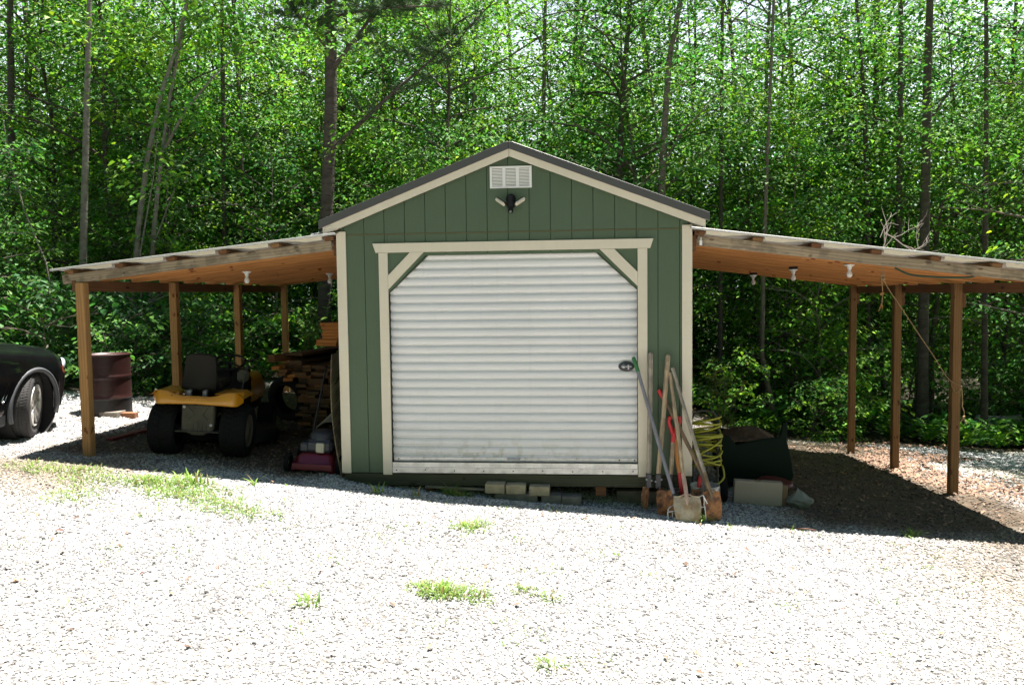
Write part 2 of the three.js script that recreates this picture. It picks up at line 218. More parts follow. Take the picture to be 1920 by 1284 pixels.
{
  const lines = (a, b, step, far) => { const l = []; for (let x = a; x <= b + 1e-6; x += step) l.push(x); let s = step, x = a; const lo = []; while (x > -far) { s *= 1.3; x -= s; lo.unshift(x); } s = step; x = b; while (x < far) { s *= 1.3; x += s; l.push(x); } return [...lo, ...l]; };
  const xs = lines(-9, 9, 0.085, 150), zs = lines(-10, 8, 0.085, 150), pos = [], uv = [], col = [], idx = [];
  for (const z of zs) for (const x of xs) {
    pos.push(x, gn(x, z), z); uv.push(x, z);
    const q = zone(x, z), a = fbm(x * 0.5 + 3, z * 0.5 + 3, 111, 3), c = [0.32, 0.312, 0.30];
    const mix = (t, r, g, b) => { c[0] = lerp(c[0], r, t); c[1] = lerp(c[1], g, t); c[2] = lerp(c[2], b, t); };
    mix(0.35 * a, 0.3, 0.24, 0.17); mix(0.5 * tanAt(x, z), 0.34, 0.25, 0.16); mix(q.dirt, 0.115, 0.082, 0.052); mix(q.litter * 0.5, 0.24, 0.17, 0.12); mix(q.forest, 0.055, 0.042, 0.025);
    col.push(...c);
  }
  const n = xs.length;
  for (let j = 0; j < zs.length - 1; j++) for (let i = 0; i < n - 1; i++) { const a = j * n + i; idx.push(a, a + n, a + 1, a + 1, a + n, a + n + 1); }
  const g = new THREE.BufferGeometry(); g.setAttribute('position', new THREE.Float32BufferAttribute(pos, 3)); g.setAttribute('uv', new THREE.Float32BufferAttribute(uv, 2)); g.setAttribute('color', new THREE.Float32BufferAttribute(col, 3)); g.setIndex(idx); g.computeVertexNormals();
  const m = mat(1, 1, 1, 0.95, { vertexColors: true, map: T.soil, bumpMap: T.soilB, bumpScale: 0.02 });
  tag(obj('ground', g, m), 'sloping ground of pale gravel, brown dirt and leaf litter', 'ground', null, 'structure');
}
// crushed stone, lying loose on the ground
{
  const r = rng(77), stones = [];
  for (let k = 0; k < 4; k++) {
    const g = new THREE.IcosahedronGeometry(1, 0), p = g.attributes.position, key = {};
    for (let i = 0; i < p.count; i++) { const id = [p.getX(i), p.getY(i), p.getZ(i)].map((q) => q.toFixed(3)).join(); const s = key[id] ??= 0.72 + 0.5 * r(); p.setXYZ(i, p.getX(i) * s * 1.15, p.getY(i) * s * 0.7, p.getZ(i) * s * 0.9); }
    g.computeVertexNormals(); stones.push(g);
  }
  const lists = [[], [], [], []];
  const put = (x, z, dirt, size) => { const k = Math.floor(r() * 4), y = gn(x, z); lists[k].push([x, y + size * (0.1 + 0.35 * r()), z, size, r(), r(), r(), r(), dirt]); };
  const area = (x0, x1, z0, z1, per, size) => { const n = Math.round((x1 - x0) * (z1 - z0) * per); for (let i = 0; i < n; i++) { const x = lerp(x0, x1, r()), z = lerp(z0, z1, r()); const q = zone(x, z); if (r() < Math.max(0.22 * (1 - q.forest), q.gravel)) put(x, z, q.dirt, size * (0.55 + 0.8 * r() * r() + 0.15 * r() + (r() < 0.03 ? 0.9 * r() : 0))); } };
  area(-4.2, 4.3, 1.6, 5.2, 4600, 0.0108); area(-6.5, 6, -0.6, 1.6, 3600, 0.0116); area(-9, -4.4, -5.5, -0.6, 1500, 0.017); area(4.3, 9, -7, -0.6, 1400, 0.017); area(-4.4, 4.3, -5.5, -0.6, 900, 0.014); area(-9, -4.2, 1.6, 7, 500, 0.022); area(4.3, 8, 1.6, 7, 500, 0.022); area(-9, -6.5, -0.6, 1.6, 700, 0.02); area(6, 9, -0.6, 1.6, 700, 0.02);
  const holder = new THREE.Group(); holder.name = 'gravel'; tag(holder, 'loose pale crushed stone covering the drive', 'gravel', null, 'stuff'); scene.add(holder);
  const m = mat(1, 1, 1, 0.9), c = new THREE.Color(), e = new THREE.Euler();
  lists.forEach((l, k) => {
    const im = new THREE.InstancedMesh(stones[k], m, l.length); im.name = 'stones'; im.castShadow = im.receiveShadow = true;
    l.forEach(([x, y, z, s, a, b, d, f, dirt], i) => {
      im.setMatrixAt(i, _m.compose(V(x, y, z), _q.setFromEuler(e.set((a - 0.5) * 1.1, b * 6.28, (d - 0.5) * 1.1)), V(s, s, s)));
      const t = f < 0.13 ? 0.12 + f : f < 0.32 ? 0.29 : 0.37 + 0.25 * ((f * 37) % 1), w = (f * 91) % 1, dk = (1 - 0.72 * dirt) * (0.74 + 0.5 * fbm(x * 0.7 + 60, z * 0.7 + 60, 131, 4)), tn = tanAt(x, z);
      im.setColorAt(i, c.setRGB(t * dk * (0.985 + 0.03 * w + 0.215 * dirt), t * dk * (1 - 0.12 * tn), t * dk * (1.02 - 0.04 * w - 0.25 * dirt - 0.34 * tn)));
    });
    holder.add(im);
  });
}
// ---------------------------------------------------------------- the shed
const RS = 0.386, PEAK = 3.032, gable = (x) => PEAK - RS * Math.abs(x);   // underside of the rake boards along the front
{
  const D = -5.3, t = thing('storage_shed', 'green wooden storage shed with cream trim and white roll-up door', 'shed', [0, 0, 0]);
  // siding strips between the grooves of the front wall
  const G0 = -1.629, W = 0.2009, edges = [-1.665]; for (let i = 0; i < 17; i++) edges.push(G0 + i * W); edges.push(1.665);
  const strip = (x0, x1, y0, y1f) => { const pts = [[x0, y0], [x1, y0], [x1, y1f(x1)]]; if (x0 < 0 && x1 > 0) pts.push([0, y1f(0)]); pts.push([x0, y1f(x0)]); return extr(pts, 0.010, 0.0025); };
  const gap = 0.0021, seam = 2.335;
  for (let i = 0; i < edges.length - 1; i++) {
    const x0 = edges[i] + gap, x1 = edges[i + 1] - gap;
    obj('siding_board', strip(x0, x1, seam + 0.004, (x) => Math.min(gable(x) + 0.02, 9)).translate(0, 0, -0.030), M.green, t);
    const parts = [];
    const low = (a, b, y) => { if (b - a > 0.012) parts.push(strip(a, b, y, () => seam - 0.008).translate(0, 0, -0.030)); };
    if (x1 < -1.2 || x0 > 1.2) low(x0, x1, 0.003); else if (x0 < -1.2) { low(x0, -1.2, 0.003); low(-1.2 + 0.001, x1, 2.12); } else if (x1 > 1.2) { low(x0, 1.199, 2.12); low(1.2, x1, 0.003); } else low(x0, x1, 2.12);
    obj('siding_board', parts, M.green, t);
  }
  const corner = (s) => extr([[s * 1.197, 2.155], [s * 0.80, 2.155], [s * 1.197, 1.77]], 0.010, 0.002).translate(0, 0, -0.030);
  obj('siding_corner', corner(-1), M.green, t); obj('siding_corner', corner(1), M.green, t);
  obj('wall_front', [bx(-1.68, -1.2, 0.002, 2.33, -0.09, -0.033), bx(1.2, 1.68, 0.002, 2.33, -0.09, -0.033), bx(-1.199, 1.199, 2.13, 2.33, -0.09, -0.033), extr([[-1.68, 2.331], [1.68, 2.331], [1.68, gable(1.68)], [0, gable(0)], [-1.68, gable(1.68)]], 0.057).translate(0, 0, -0.09), extr([[-1.199, 2.128], [-0.80, 2.128], [-1.199, 1.76]], 0.03).translate(0, 0, -0.065), extr([[1.199, 2.128], [0.80, 2.128], [1.199, 1.76]], 0.03).translate(0, 0, -0.065)], mat(0.04, 0.062, 0.036, 0.9), t);
  obj('seam_flashing', bx(-1.665, 1.665, seam - 0.009, seam + 0.003, -0.030, -0.0165, 0.001), mat(0.10, 0.09, 0.04, 0.7), t);
  for (const s of [-1, 1]) { const o = obj('side_wall', bx(s > 0 ? 1.62 : -1.68, s > 0 ? 1.68 : -1.62, 0, 2.36, D, -0.092, 0.003, 'y'), M.green, t); }
  obj('back_wall', extr([[-1.62, 0], [1.62, 0], [1.62, gable(1.62)], [0, gable(0)], [-1.62, gable(1.62)]], 0.06).translate(0, 0, D), M.green, t);
  // trim
  for (const s of [-1, 1]) obj('corner_trim', bx(s > 0 ? 1.606 : -1.7, s > 0 ? 1.7 : -1.606, 0, 2.365, -0.016, 0, 0.003, 'y'), M.cream, t);
  for (const s of [-1, 1]) {
    const e = 1.81, th = 0.068, pts = [[0, PEAK + th + 0.003], [s * e, PEAK - RS * e + th + 0.003], [s * e, PEAK - RS * e - 0.002], [0, PEAK]];
    obj('rake_board', extr(s > 0 ? pts : pts.reverse(), 0.02, 0.002).translate(s * 0.0015, 0, 0.035), M.cream, t);
    const r = [[0, PEAK + 0.131], [s * 0.03, PEAK + 0.131], [s * 1.845, PEAK - RS * 1.845 + 0.148], [s * 1.845, PEAK - RS * 1.845 + 0.070], [0, PEAK + 0.067]];
    obj('rake_flashing', extr(s > 0 ? r : r.reverse(), 0.012, 0.002).translate(s * 0.001, 0, 0.06), M.roof, t);
    const panel = [bxRoof(s, D)]; for (let k = 0; k < 24; k++) panel.push(bxRib(s, 0.03 - k * 0.23));
    obj('roof_panel', panel, M.roof, t);
    obj('soffit', beam(V(s * 1.69, PEAK - RS * 1.69 + 0.03, -2.6), V(s * 1.80, PEAK - RS * 1.80 + 0.03, -2.6), 0.05, 5.2), M.cream, t);
  }
  obj('ridge_cap', extr([[-0.15, PEAK + 0.078], [-0.15, PEAK + 0.086], [-0.035, PEAK + 0.128], [0.035, PEAK + 0.128], [0.15, PEAK + 0.086], [0.15, PEAK + 0.078], [0, PEAK + 0.115]], 5.4).translate(0, 0, D - 0.05), M.roof, t);
  function bxRoof(s, D) { return beam(V(s * 0.002, PEAK + 0.100, -2.65), V(s * 1.84, PEAK - RS * 1.84 + 0.125, -2.65), 0.02, 5.40); }
  function bxRib(s, z) { return beam(V(s * 0.06, PEAK - RS * 0.06 + 0.108, z - 0.06), V(s * 1.84, PEAK - RS * 1.84 + 0.136, z - 0.06), 0.02, 0.03); }
  // door frame
  obj('door_header', extr([[-1.312, 2.155], [1.312, 2.155], [1.342, 2.2445], [-1.342, 2.2445]], 0.018, 0.002).translate(0, 0, -0.0155), M.cream, t);
  for (const s of [-1, 1]) {
    obj('door_post', bx(s > 0 ? 1.195 : -1.285, s > 0 ? 1.285 : -1.195, -0.012, 2.153, -0.0155, 0.0015, 0.003, 'y'), M.cream, t);
    const p = [[s * 1.194, 1.802], [s * 1.194, 1.935], [s * 0.977, 2.153], [s * 0.842, 2.153]];
    obj('door_brace', extr(s > 0 ? p : p.reverse(), 0.016, 0.002).translate(0, 0, -0.0158), M.cream, t);
    obj('door_jamb', bx(s > 0 ? 1.188 : -1.232, s > 0 ? 1.232 : -1.188, 0.0, 2.12, -0.16, -0.094, 0.002, 'y'), mat(0.16, 0.16, 0.14, 0.7), t);
  }
  // roll-up door: a curtain of rolled slats
  const door = new THREE.Group(); door.name = 'roll_up_door'; t.add(door);
  const top = 2.165, pitch = 0.0827, zc = -0.085;
  for (let k = 0; k < 25; k++) {
    const y1 = top - k * pitch, y0 = y1 - pitch, pr = [];
    const fr = [[0, 0], [0.05, 0], [0.09, 0.005], [0.14, 0.0155], [0.21, 0.0205], [0.34, 0.022], [0.52, 0.0225], [0.68, 0.0205], [0.79, 0.016], [0.87, 0.0085], [0.93, 0.001], [1, 0]];
    for (const [f, d] of fr) pr.push([y0 + f * pitch, d]);
    if (y0 < 0.075) break;
    const xw = 1.192, pos = [], idx = [], uv = [];
    pr.forEach(([y, d]) => { for (let i = 0; i <= 8; i++) { const x = lerp(-xw, xw, i / 8); pos.push(x, y, zc + d + 0.0012 * (hash(k, i, 3) - 0.5)); uv.push(x, y); } });
    for (let j = 0; j < pr.length - 1; j++) for (let i = 0; i < 8; i++) { const a = j * 9 + i; idx.push(a, a + 1, a + 9, a + 1, a + 10, a + 9); }
    const g = new THREE.BufferGeometry(); g.setAttribute('position', new THREE.Float32BufferAttribute(pos, 3)); g.setAttribute('uv', new THREE.Float32BufferAttribute(uv, 2)); g.setIndex(idx); g.computeVertexNormals();
    obj('slat', g, M.door, door);
  }
  obj('bottom_bar', bx(-1.19, 1.19, 0.113, 0.155, -0.088, -0.058, 0.004), M.alu, door);
  for (const x of [-1.14, 1.02, 1.165]) obj('bolt', tf(lathe([[0, 0.006], [0.006, 0.005], [0.008, 0]], 8), [x, 0.136, -0.057], [Math.PI / 2, 0, 0]), M.darkSteel, door);
  obj('pull_handle', [tube([[-0.062, 0.139, -0.058], [-0.055, 0.142, -0.03], [0, 0.143, -0.028], [0.055, 0.142, -0.03], [0.062, 0.139, -0.058]], 0.006, 20, 8), bx(-0.078, -0.05, 0.124, 0.154, -0.0585, -0.053), bx(0.05, 0.078, 0.124, 0.154, -0.0585, -0.053)], M.steel, door);
  obj('maker_plate', bx(-0.165, -0.10, 0.124, 0.152, -0.0585, -0.056, 0.001), M.white, door);
  const latch = obj('latch_plate', tf(lathe([[0, 0.012], [0.05, 0.010], [0.062, 0.006], [0.066, 0]], 28), [1.09, 1.04, -0.062], [Math.PI / 2, 0, 0], [1.16, 1, 0.72]), M.darkSteel, door);
  obj('latch_bolt', [bx(1.04, 1.14, 1.033, 1.047, -0.052, -0.038), bx(1.10, 1.118, 1.01, 1.06, -0.05, -0.032), tf(lathe([[0, 0.02], [0.018, 0.016], [0.02, 0]], 16), [1.065, 1.04, -0.052], [Math.PI / 2, 0, 0])], M.steel, door);
  obj('sill_plate', [extr([[0, 0.065], [0, 0.105], [0, 0.112], [0.09, 0.068]], 2.378).applyMatrix4(new THREE.Matrix4().makeRotationY(Math.PI / 2)).translate(-1.189, 0, 0.0).scale(1, 1, 1)], M.alu, t);
  obj('sill_edge', bx(-1.192, 1.192, 0.008, 0.066, -0.02, 0.004, 0.003), M.alu, t);
  for (let i = 0; i < 9; i++) obj('screw', tf(lathe([[0, 0.003], [0.006, 0.002], [0.007, 0]], 8), [-1.15 + i * 0.287, 0.03 + 0.012 * hash(i, 1, 5), 0.004], [Math.PI / 2, 0, 0]), M.darkSteel, t);
  // floor frame and skids
  obj('floor_beam', bx(-1.68, 1.69, -0.118, -0.003, -0.055, -0.018, 0.004), M.beamGreen, t);
  obj('floor', bx(-1.66, 1.66, -0.116, -0.004, D, -0.06, 0.004), M.beamWood, t);
  for (const x of [-0.83, 0.84]) obj('skid', bx(x - 0.05, x + 0.05, -0.21, -0.119, D, -0.035, 0.004, 'z'), M.beamWood, t);
  for (const g of [bx(1.0, 1.4, -0.33, -0.212, -0.45, -0.25), bx(-1.5, -1.1, -0.2, -0.119, -0.7, -0.5), bx(0.7, 0.98, -0.36, -0.212, -1.2, -0.9)]) obj('support_block', g, M.paverGrey, t);
  // gable vent
  const vent = new THREE.Group(); vent.name = 'gable_vent'; t.add(vent);
  const [vx0, vx1, vy0, vy1] = [-0.191, 0.208, 2.744, 2.949];
  const hole = (a, b) => [[a, vy0 + 0.016], [b, vy0 + 0.016], [b, vy1 - 0.02], [a, vy1 - 0.02]], cols = [[-0.168, -0.072], [-0.04, 0.057], [0.088, 0.184]];
  obj('vent_frame', extr([[vx0, vy0], [vx1, vy0], [vx1, vy1], [vx0, vy1]], 0.012, 0.003, cols.map((c) => hole(...c))).translate(0, 0, -0.016), M.white, vent);
  obj('vent_back', bx(vx0 + 0.01, vx1 - 0.01, vy0 + 0.01, vy1 - 0.01, -0.0195, -0.0185, 0.0003), mat(0.1, 0.11, 0.12, 0.8), vent);
  const lg = beam(V(-0.048, 0, 0), V(0.048, 0, 0), 0.0085, 0.003, 0.0005);
  for (const [a, b] of cols) for (let k = 0; k < 12; k++) { const o = obj('louver', lg, M.white, vent); o.position.set((a + b) / 2, vy0 + 0.024 + k * 0.0137, -0.0115); o.rotation.x = 0.55; }
  // a hook above the right lean-to
}
{ // security light
  const t = thing('security_light', 'black twin-head security light under the white gable vent', 'light fixture', [0.008, 2.60, -0.016]);
  obj('body', [tf(lathe([[0, 0.045], [0.034, 0.042], [0.045, 0.03], [0.047, 0]], 20), [0, 0.04, 0], [Math.PI / 2, 0, 0]), bx(-0.033, 0.033, -0.05, 0.075, 0.0, 0.06, 0.012)], M.black, t);
  for (const s of [-1, 1]) {
    const h = new THREE.Group(); h.name = 'lamp_head'; h.position.set(s * 0.082, 0.012, 0.075); h.rotation.set(-0.35, s * 0.25, s * 0.68); t.add(h);
    obj('head_shell', cbox(0.105, 0.018, 0.06, 0.006), M.black, h);
    obj('head_lens', cbox(0.104, 0.026, 0.05, 0.006).translate(0, -0.014, 0.012), M.cream, h);
    obj('arm', taper([[s * -0.045, -0.03, -0.02], [s * -0.07, -0.05, -0.03]], [0.012, 0.012], 8), M.black, t).position.set(s * 0.1, 0.03, 0.06);
  }
  obj('sensor', [tf(new THREE.SphereGeometry(0.026, 16, 12), [0, -0.075, 0.055]), bx(-0.018, 0.018, -0.065, -0.04, 0.03, 0.065, 0.006)], M.black, t);
  obj('sensor_lens', tf(new THREE.SphereGeometry(0.014, 12, 10), [0, -0.083, 0.071]), M.bag, t);
}
// ---------------------------------------------------------------- lean-to roofs on both sides
function leanTo(s, o) {                                    // s = -1 left, 1 right; o: xo outer edge, yi / yo rafter top at the shed and at xp, posts
  const t = thing('lean_to', o.label, 'lean-to', [0, 0, 0]);
  const xi = 1.705, slope = (o.yp - o.yi) / (o.xp - xi), top = (x) => o.yi + slope * (x - xi), P = (x, y, z) => V(s * x, y, z), zEnd = o.zEnd;
  const nR = Math.round(-zEnd / 0.61), dz = zEnd / nR;
  for (let i = 0; i <= nR; i++) {
    const z = i * dz - 0.012, a = P(xi + 0.04, top(xi + 0.04) - (i ? 0.033 : 0.047), z), b = P(o.xo - 0.03, top(o.xo - 0.03) - (i ? 0.033 : 0.047), z);
    const r = obj(i ? 'rafter' : 'fascia', i ? beam(a, b, 0.064, 0.038) : beam(a, b, 0.094, 0.04), i ? M.pine : M.weathered, t);
    if (!i) r.userData.label = 'weathered grey front rafter';
  }
  // boards nailed under the sheet between rafters and purlins along the depth
  const n = Math.round((o.xo - xi) / 0.58);
  for (let k = 0; k <= n; k++) { const x = lerp(xi + 0.06, o.xo - 0.12, k / n), j = 0.02 * (hash(k, s, 4) - 0.5); obj('purlin', beam(P(x, top(x) + 0.021, 0.035 + j), P(x, top(x) + 0.021, zEnd - 0.05), 0.038, 0.088, 0.003, V(-s * slope, 1, 0)), k % 4 === 1 ? M.postDark : M.beamWood, t); }
  // bent metal closing the front edge between the purlin ends
  for (let k = 0; k < n; k++) { const x0 = lerp(xi + 0.06, o.xo - 0.12, k / n) + 0.05, x1 = lerp(xi + 0.06, o.xo - 0.12, (k + 1) / n) - 0.08, h = 0.034, q = [[x0, 0], [x1, 0], [x1 - 0.16, -h * 0.55], [x1 - 0.24, -h], [x0, -h]].map(([x, y]) => [s * x, top(x) + 0.042 + y]); obj('edge_strip', extr(s > 0 ? q : q.reverse(), 0.003).translate(0, 0, 0.078), M.cream, t); }
  // ribbed metal sheet
  const prof = [], zf = o.zf; for (let z = zf, k = 0; z > zEnd - 0.1; z -= 0.0457, k++) { const u = k % 5; prof.push([z, u === 2 ? 0.018 : u === 1 || u === 3 ? 0.004 : 0]); }
  const out = [...prof, ...prof.slice().reverse().map(([z, y]) => [z, y - 0.0035])];
  const len = o.xo + 0.03 - (xi - 0.03), sh = extr(out.map(([z, y]) => [-z, y]), len);          // along +z, profile x = -z_world
  // map profile x -> world -z, y -> up from the slope, z -> out along the slope
  const ex = V(s, slope, 0).normalize(), ey = V(-s * slope, 1, 0).normalize().multiplyScalar(1); if (ey.y < 0) ey.negate();
  sh.applyMatrix4(new THREE.Matrix4().makeBasis(V(0, 0, -1), ey, ex).setPosition(P(xi - 0.03, top(xi - 0.03) + 0.048, 0)));
  if (s < 0) { const p = sh.attributes.position, q = sh.attributes.uv; for (let i = 0; i < p.count; i += 3) for (const [a, w] of [[p, 3], [q, 2]]) for (let k = 0; k < w; k++) { const t1 = a.array[(i + 1) * w + k]; a.array[(i + 1) * w + k] = a.array[(i + 2) * w + k]; a.array[(i + 2) * w + k] = t1; } sh.computeVertexNormals(); }
  obj('roof_sheet', sh, M.galv, t);
  obj('roof_edge', beam(P(xi - 0.03, top(xi - 0.03) + 0.052, zf + 0.002), P(o.xo + 0.03, top(o.xo + 0.03) + 0.052, zf + 0.002), 0.02, 0.012, 0.002), M.galv, t);
  obj('ledger', bx(s > 0 ? xi - 0.005 : -xi - 0.035, s > 0 ? xi + 0.035 : -xi + 0.005, top(xi) - 0.15, top(xi) - 0.005, zEnd, -0.035, 0.003, 'z'), M.beamWood, t);
  obj('beam', [bx(...(s > 0 ? [o.xp + 0.046, o.xp + 0.084] : [-o.xp - 0.084, -o.xp - 0.046]), o.yb, top(o.xp + 0.084) - 0.068, zEnd - 0.1, 0.02, 0.003, 'z')], M.beamWood, t);
  o.posts.forEach((z, i) => {
    const yb = gn(s * o.xp, z) - 0.05, ytop = top(o.xp) - (i ? 0.072 : 0.099), w = 0.045;
    obj('post', bx(s * o.xp - w, s * o.xp + w, yb, ytop, z - 0.09, z, 0.005, 'y'), s > 0 ? M.postDark : M.post, t);  // right posts take the shaded copy of the post colour
    if (s > 0) obj('post_cleat', bx(s * o.xp + w + 0.001, s * o.xp + w + 0.037, o.yb - 0.16, o.yb - 0.002, z - 0.085, z - 0.005, 0.003, 'y'), M.beamWood, t);
  });
  return t;
}
leanTo(-1, { label: 'lean-to roof on wooden posts left of the shed, sheltering the yellow tractor', xo: 4.56, yi: 2.285, xp: 4.34, yp: 2.008, yb: 1.822, zEnd: -5.42, zf: 0.10, posts: [0.03, -1.75, -3.53, -5.31] });
leanTo(1, { label: 'lean-to roof on wooden posts right of the shed, with a rope tied to its post', xo: 5.03, yi: 2.272, xp: 4.787, yp: 1.875, yb: 1.695, zEnd: -5.08, zf: 0.10, posts: [0.05, -1.58, -3.24, -4.95] });
// ---------------------------------------------------------------- the woods
const leafMat = mat(1, 1, 1, 0.9, { vertexColors: true, transmission: 0.55, thickness: 0, specularIntensity: 0.25, clearcoat: 0.06, clearcoatRoughness: 0.4, side: THREE.DoubleSide });
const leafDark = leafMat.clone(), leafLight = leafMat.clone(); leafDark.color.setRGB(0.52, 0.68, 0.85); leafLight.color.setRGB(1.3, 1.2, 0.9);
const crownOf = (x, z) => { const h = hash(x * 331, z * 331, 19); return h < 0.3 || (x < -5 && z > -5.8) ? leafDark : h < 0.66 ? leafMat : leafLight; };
const barkDark = mat(0.085, 0.072, 0.062, 0.95, { map: T.bark, bumpMap: T.barkB, bumpScale: 0.02 }), barkPale = mat(0.22, 0.205, 0.18, 0.9, { map: T.bark, bumpMap: T.barkB, bumpScale: 0.012 }), barkMid = mat(0.16, 0.14, 0.115, 0.95, { map: T.bark, bumpMap: T.barkB, bumpScale: 0.014 });
class Leaves {
  constructor(four) { this.p = []; this.n = []; this.c = []; this.i = []; this.four = four; }
  add(x, y, z, dir, up, L, W, col, fold = 0.2, droop = 0.1) {   // a leaf from its stem end along dir, its upper side towards up
    const sx = dir.y * up.z - dir.z * up.y, sy = dir.z * up.x - dir.x * up.z, sz = dir.x * up.y - dir.y * up.x, b = this.p.length / 3;
    const pt = (u, v, w) => { this.p.push(x + dir.x * u * L + sx * v * W + up.x * w * L, y + dir.y * u * L + sy * v * W + up.y * w * L, z + dir.z * u * L + sz * v * W + up.z * w * L); this.c.push(col[0], col[1], col[2]); };
    const nn = (v, k) => { const m = Math.hypot(up.x + sx * v * k, up.y + sy * v * k, up.z + sz * v * k); this.n.push((up.x + sx * v * k) / m, (up.y + sy * v * k) / m, (up.z + sz * v * k) / m); };
    if (this.four) { pt(0, 0, 0); nn(0, 0); pt(0.3, -0.42, fold * 0.4); nn(-1, -0.3); pt(0.3, 0.42, fold * 0.4); nn(1, -0.3); pt(0.66, -0.36, fold * 0.3 - droop * 0.3); nn(-1, -0.3); pt(0.66, 0.36, fold * 0.3 - droop * 0.3); nn(1, -0.3); pt(1, 0, -droop); nn(0, 0); this.i.push(b, b + 2, b + 1, b + 1, b + 2, b + 3, b + 2, b + 4, b + 3, b + 3, b + 4, b + 5); }
    else { pt(0, 0, 0); nn(0, 0); pt(0.45, -0.5, fold * 0.4); nn(-1, -0.3); pt(0.45, 0.5, fold * 0.4); nn(1, -0.3); pt(1, 0, -droop); nn(0, 0); this.i.push(b, b + 2, b + 1, b + 1, b + 2, b + 3); }
  }
  geo() { const g = new THREE.BufferGeometry(); g.setAttribute('position', new THREE.Float32BufferAttribute(this.p, 3)); g.setAttribute('normal', new THREE.Float32BufferAttribute(this.n, 3)); g.setAttribute('color', new THREE.Float32BufferAttribute(this.c, 3)); g.setIndex(this.i); return g; }
}
const leafTone = (r, base) => { const k = 0.72 + 0.6 * r(), y = r(); return [base[0] * k * (0.8 + 0.5 * y), base[1] * k, base[2] * k * (1.15 - 0.4 * y)]; };
const GREENS = [[0.135, 0.335, 0.024], [0.098, 0.280, 0.030], [0.190, 0.390, 0.024], [0.074, 0.240, 0.038]];
function spray(Lv, r, c, rad, n, size, base, flat = 0.35) {      // a loose layered clump of leaves about c
  const tx = (r() - 0.5) * 1.1, tz = (r() - 0.5) * 1.1, tone = 0.6 + 0.75 * r(); base = base.map((c) => c * tone);
  for (let k = 0; k < n; k++) {
    const a = r() * 6.283, q = Math.sqrt(r()) * rad, h = (r() + r() - 1) * rad * flat;
    const x = Math.cos(a) * q, z = Math.sin(a) * q, y = h + x * tx + z * tz - 0.25 * q * q / rad;
    const da = a + (r() - 0.5) * 2.4, dl = -0.35 + 0.5 * (r() - 0.5), dir = V(Math.cos(da), dl, Math.sin(da)).normalize();
    let up = V((r() - 0.5) * 0.9 - tx * 0.7, 1, (r() - 0.5) * 0.9 - tz * 0.7); up.addScaledVector(dir, -up.dot(dir)).normalize();
    const s = size * (0.65 + 0.6 * r());
    Lv.add(c.x + x, c.y + y, c.z + z, dir, up, s, s * (0.55 + 0.25 * r()), leafTone(r, base), 0.1 + 0.25 * r(), 0.05 + 0.2 * r());
  }
}
function wobble(r, base, H, lean, amp, n = 9) { const pts = []; let ax = 0, az = 0; for (let i = 0; i <= n; i++) { const t = i / n; pts.push(V(base.x + lean.x * t + ax, base.y + H * t, base.z + lean.z * t + az)); ax += (r() - 0.5) * amp; az += (r() - 0.5) * amp; } return pts; }
const along = (pts, t) => { const f = clamp(t, 0, 0.9999) * (pts.length - 1), i = Math.floor(f); return pts[i].clone().lerp(pts[i + 1], f - i); };
function makeCrown(r, pts, H, o) {                              // limbs and leaf clumps on a trunk; returns [wood geometries, Leaves]
  const wood = [], Lv = new Leaves(o.four), CL = 5, per = Math.round(o.leaves / (o.limbs * CL));
  for (let k = 0; k < o.limbs; k++) {
    const t = lerp(o.from, 1, Math.pow((k + r() * 0.9) / o.limbs, 0.9)), p = along(pts, t), a = k * 2.4 + r() * 1.2, rise = lerp(0.25, 0.9, t) + (r() - 0.5) * 0.4;
    const L = o.R * (0.45 + 0.75 * Math.sin(Math.PI * clamp(0.25 + 0.68 * (t - o.from) / (1 - o.from), 0, 1))) * (0.7 + 0.5 * r());
    const lp = []; for (let i = 0; i <= 4; i++) { const u = i / 4; lp.push(V(p.x + Math.cos(a + 0.3 * u) * L * u, p.y + L * (rise * u - 0.28 * u * u) + 0.05 * (r() - 0.5), p.z + Math.sin(a + 0.3 * u) * L * u)); }
    const r0 = Math.max(0.008, o.r * (1 - t) * 0.5 + 0.012); wood.push(taper(lp, [r0, r0 * 0.8, r0 * 0.6, r0 * 0.4, r0 * 0.15], 5, false));
    for (let q = 0; q < CL; q++) {
      const u = 0.28 + 0.72 * (q + r()) / CL, c = along(lp, u), off = (1.1 - u) * L * 0.45; c.x += (r() - 0.5) * off * 1.6; c.z += (r() - 0.5) * off * 1.6; c.y += (r() - 0.4) * 0.35;
      if (q % 2 === 0) wood.push(taper([along(lp, u * 0.8), c], [r0 * 0.35, 0.003], 4, false));
      const nn = r() < 0.2 ? 0 : Math.round(per * (0.5 + r()) * (o.thin ? (p.y > 10 ? 0.3 : p.y > 7 ? 0.95 : 1.5) : 1));
      spray(Lv, r, c, o.clump * (0.7 + 0.7 * r()), nn, o.leaf, GREENS[Math.floor(r() * 4)], 0.3);
    }
  }
  return [wood, Lv];
}
function makeTree(seed, o) {
  const r = rng(seed), base = V(0, -0.3, 0), H = o.H, pts = wobble(r, base, H, V((r() - 0.5) * o.lean, 0, (r() - 0.5) * o.lean), o.amp ?? 0.12);
  const rad = pts.map((_, i) => o.r * Math.pow(1 - i / (pts.length - 1) * 0.94, 0.8) * (i ? 1 : 1.35));
  const [wood, Lv] = makeCrown(r, pts, H, o);
  return { trunk: merged([taper(pts, rad, 9), ...wood]), crown: Lv.geo() };
}
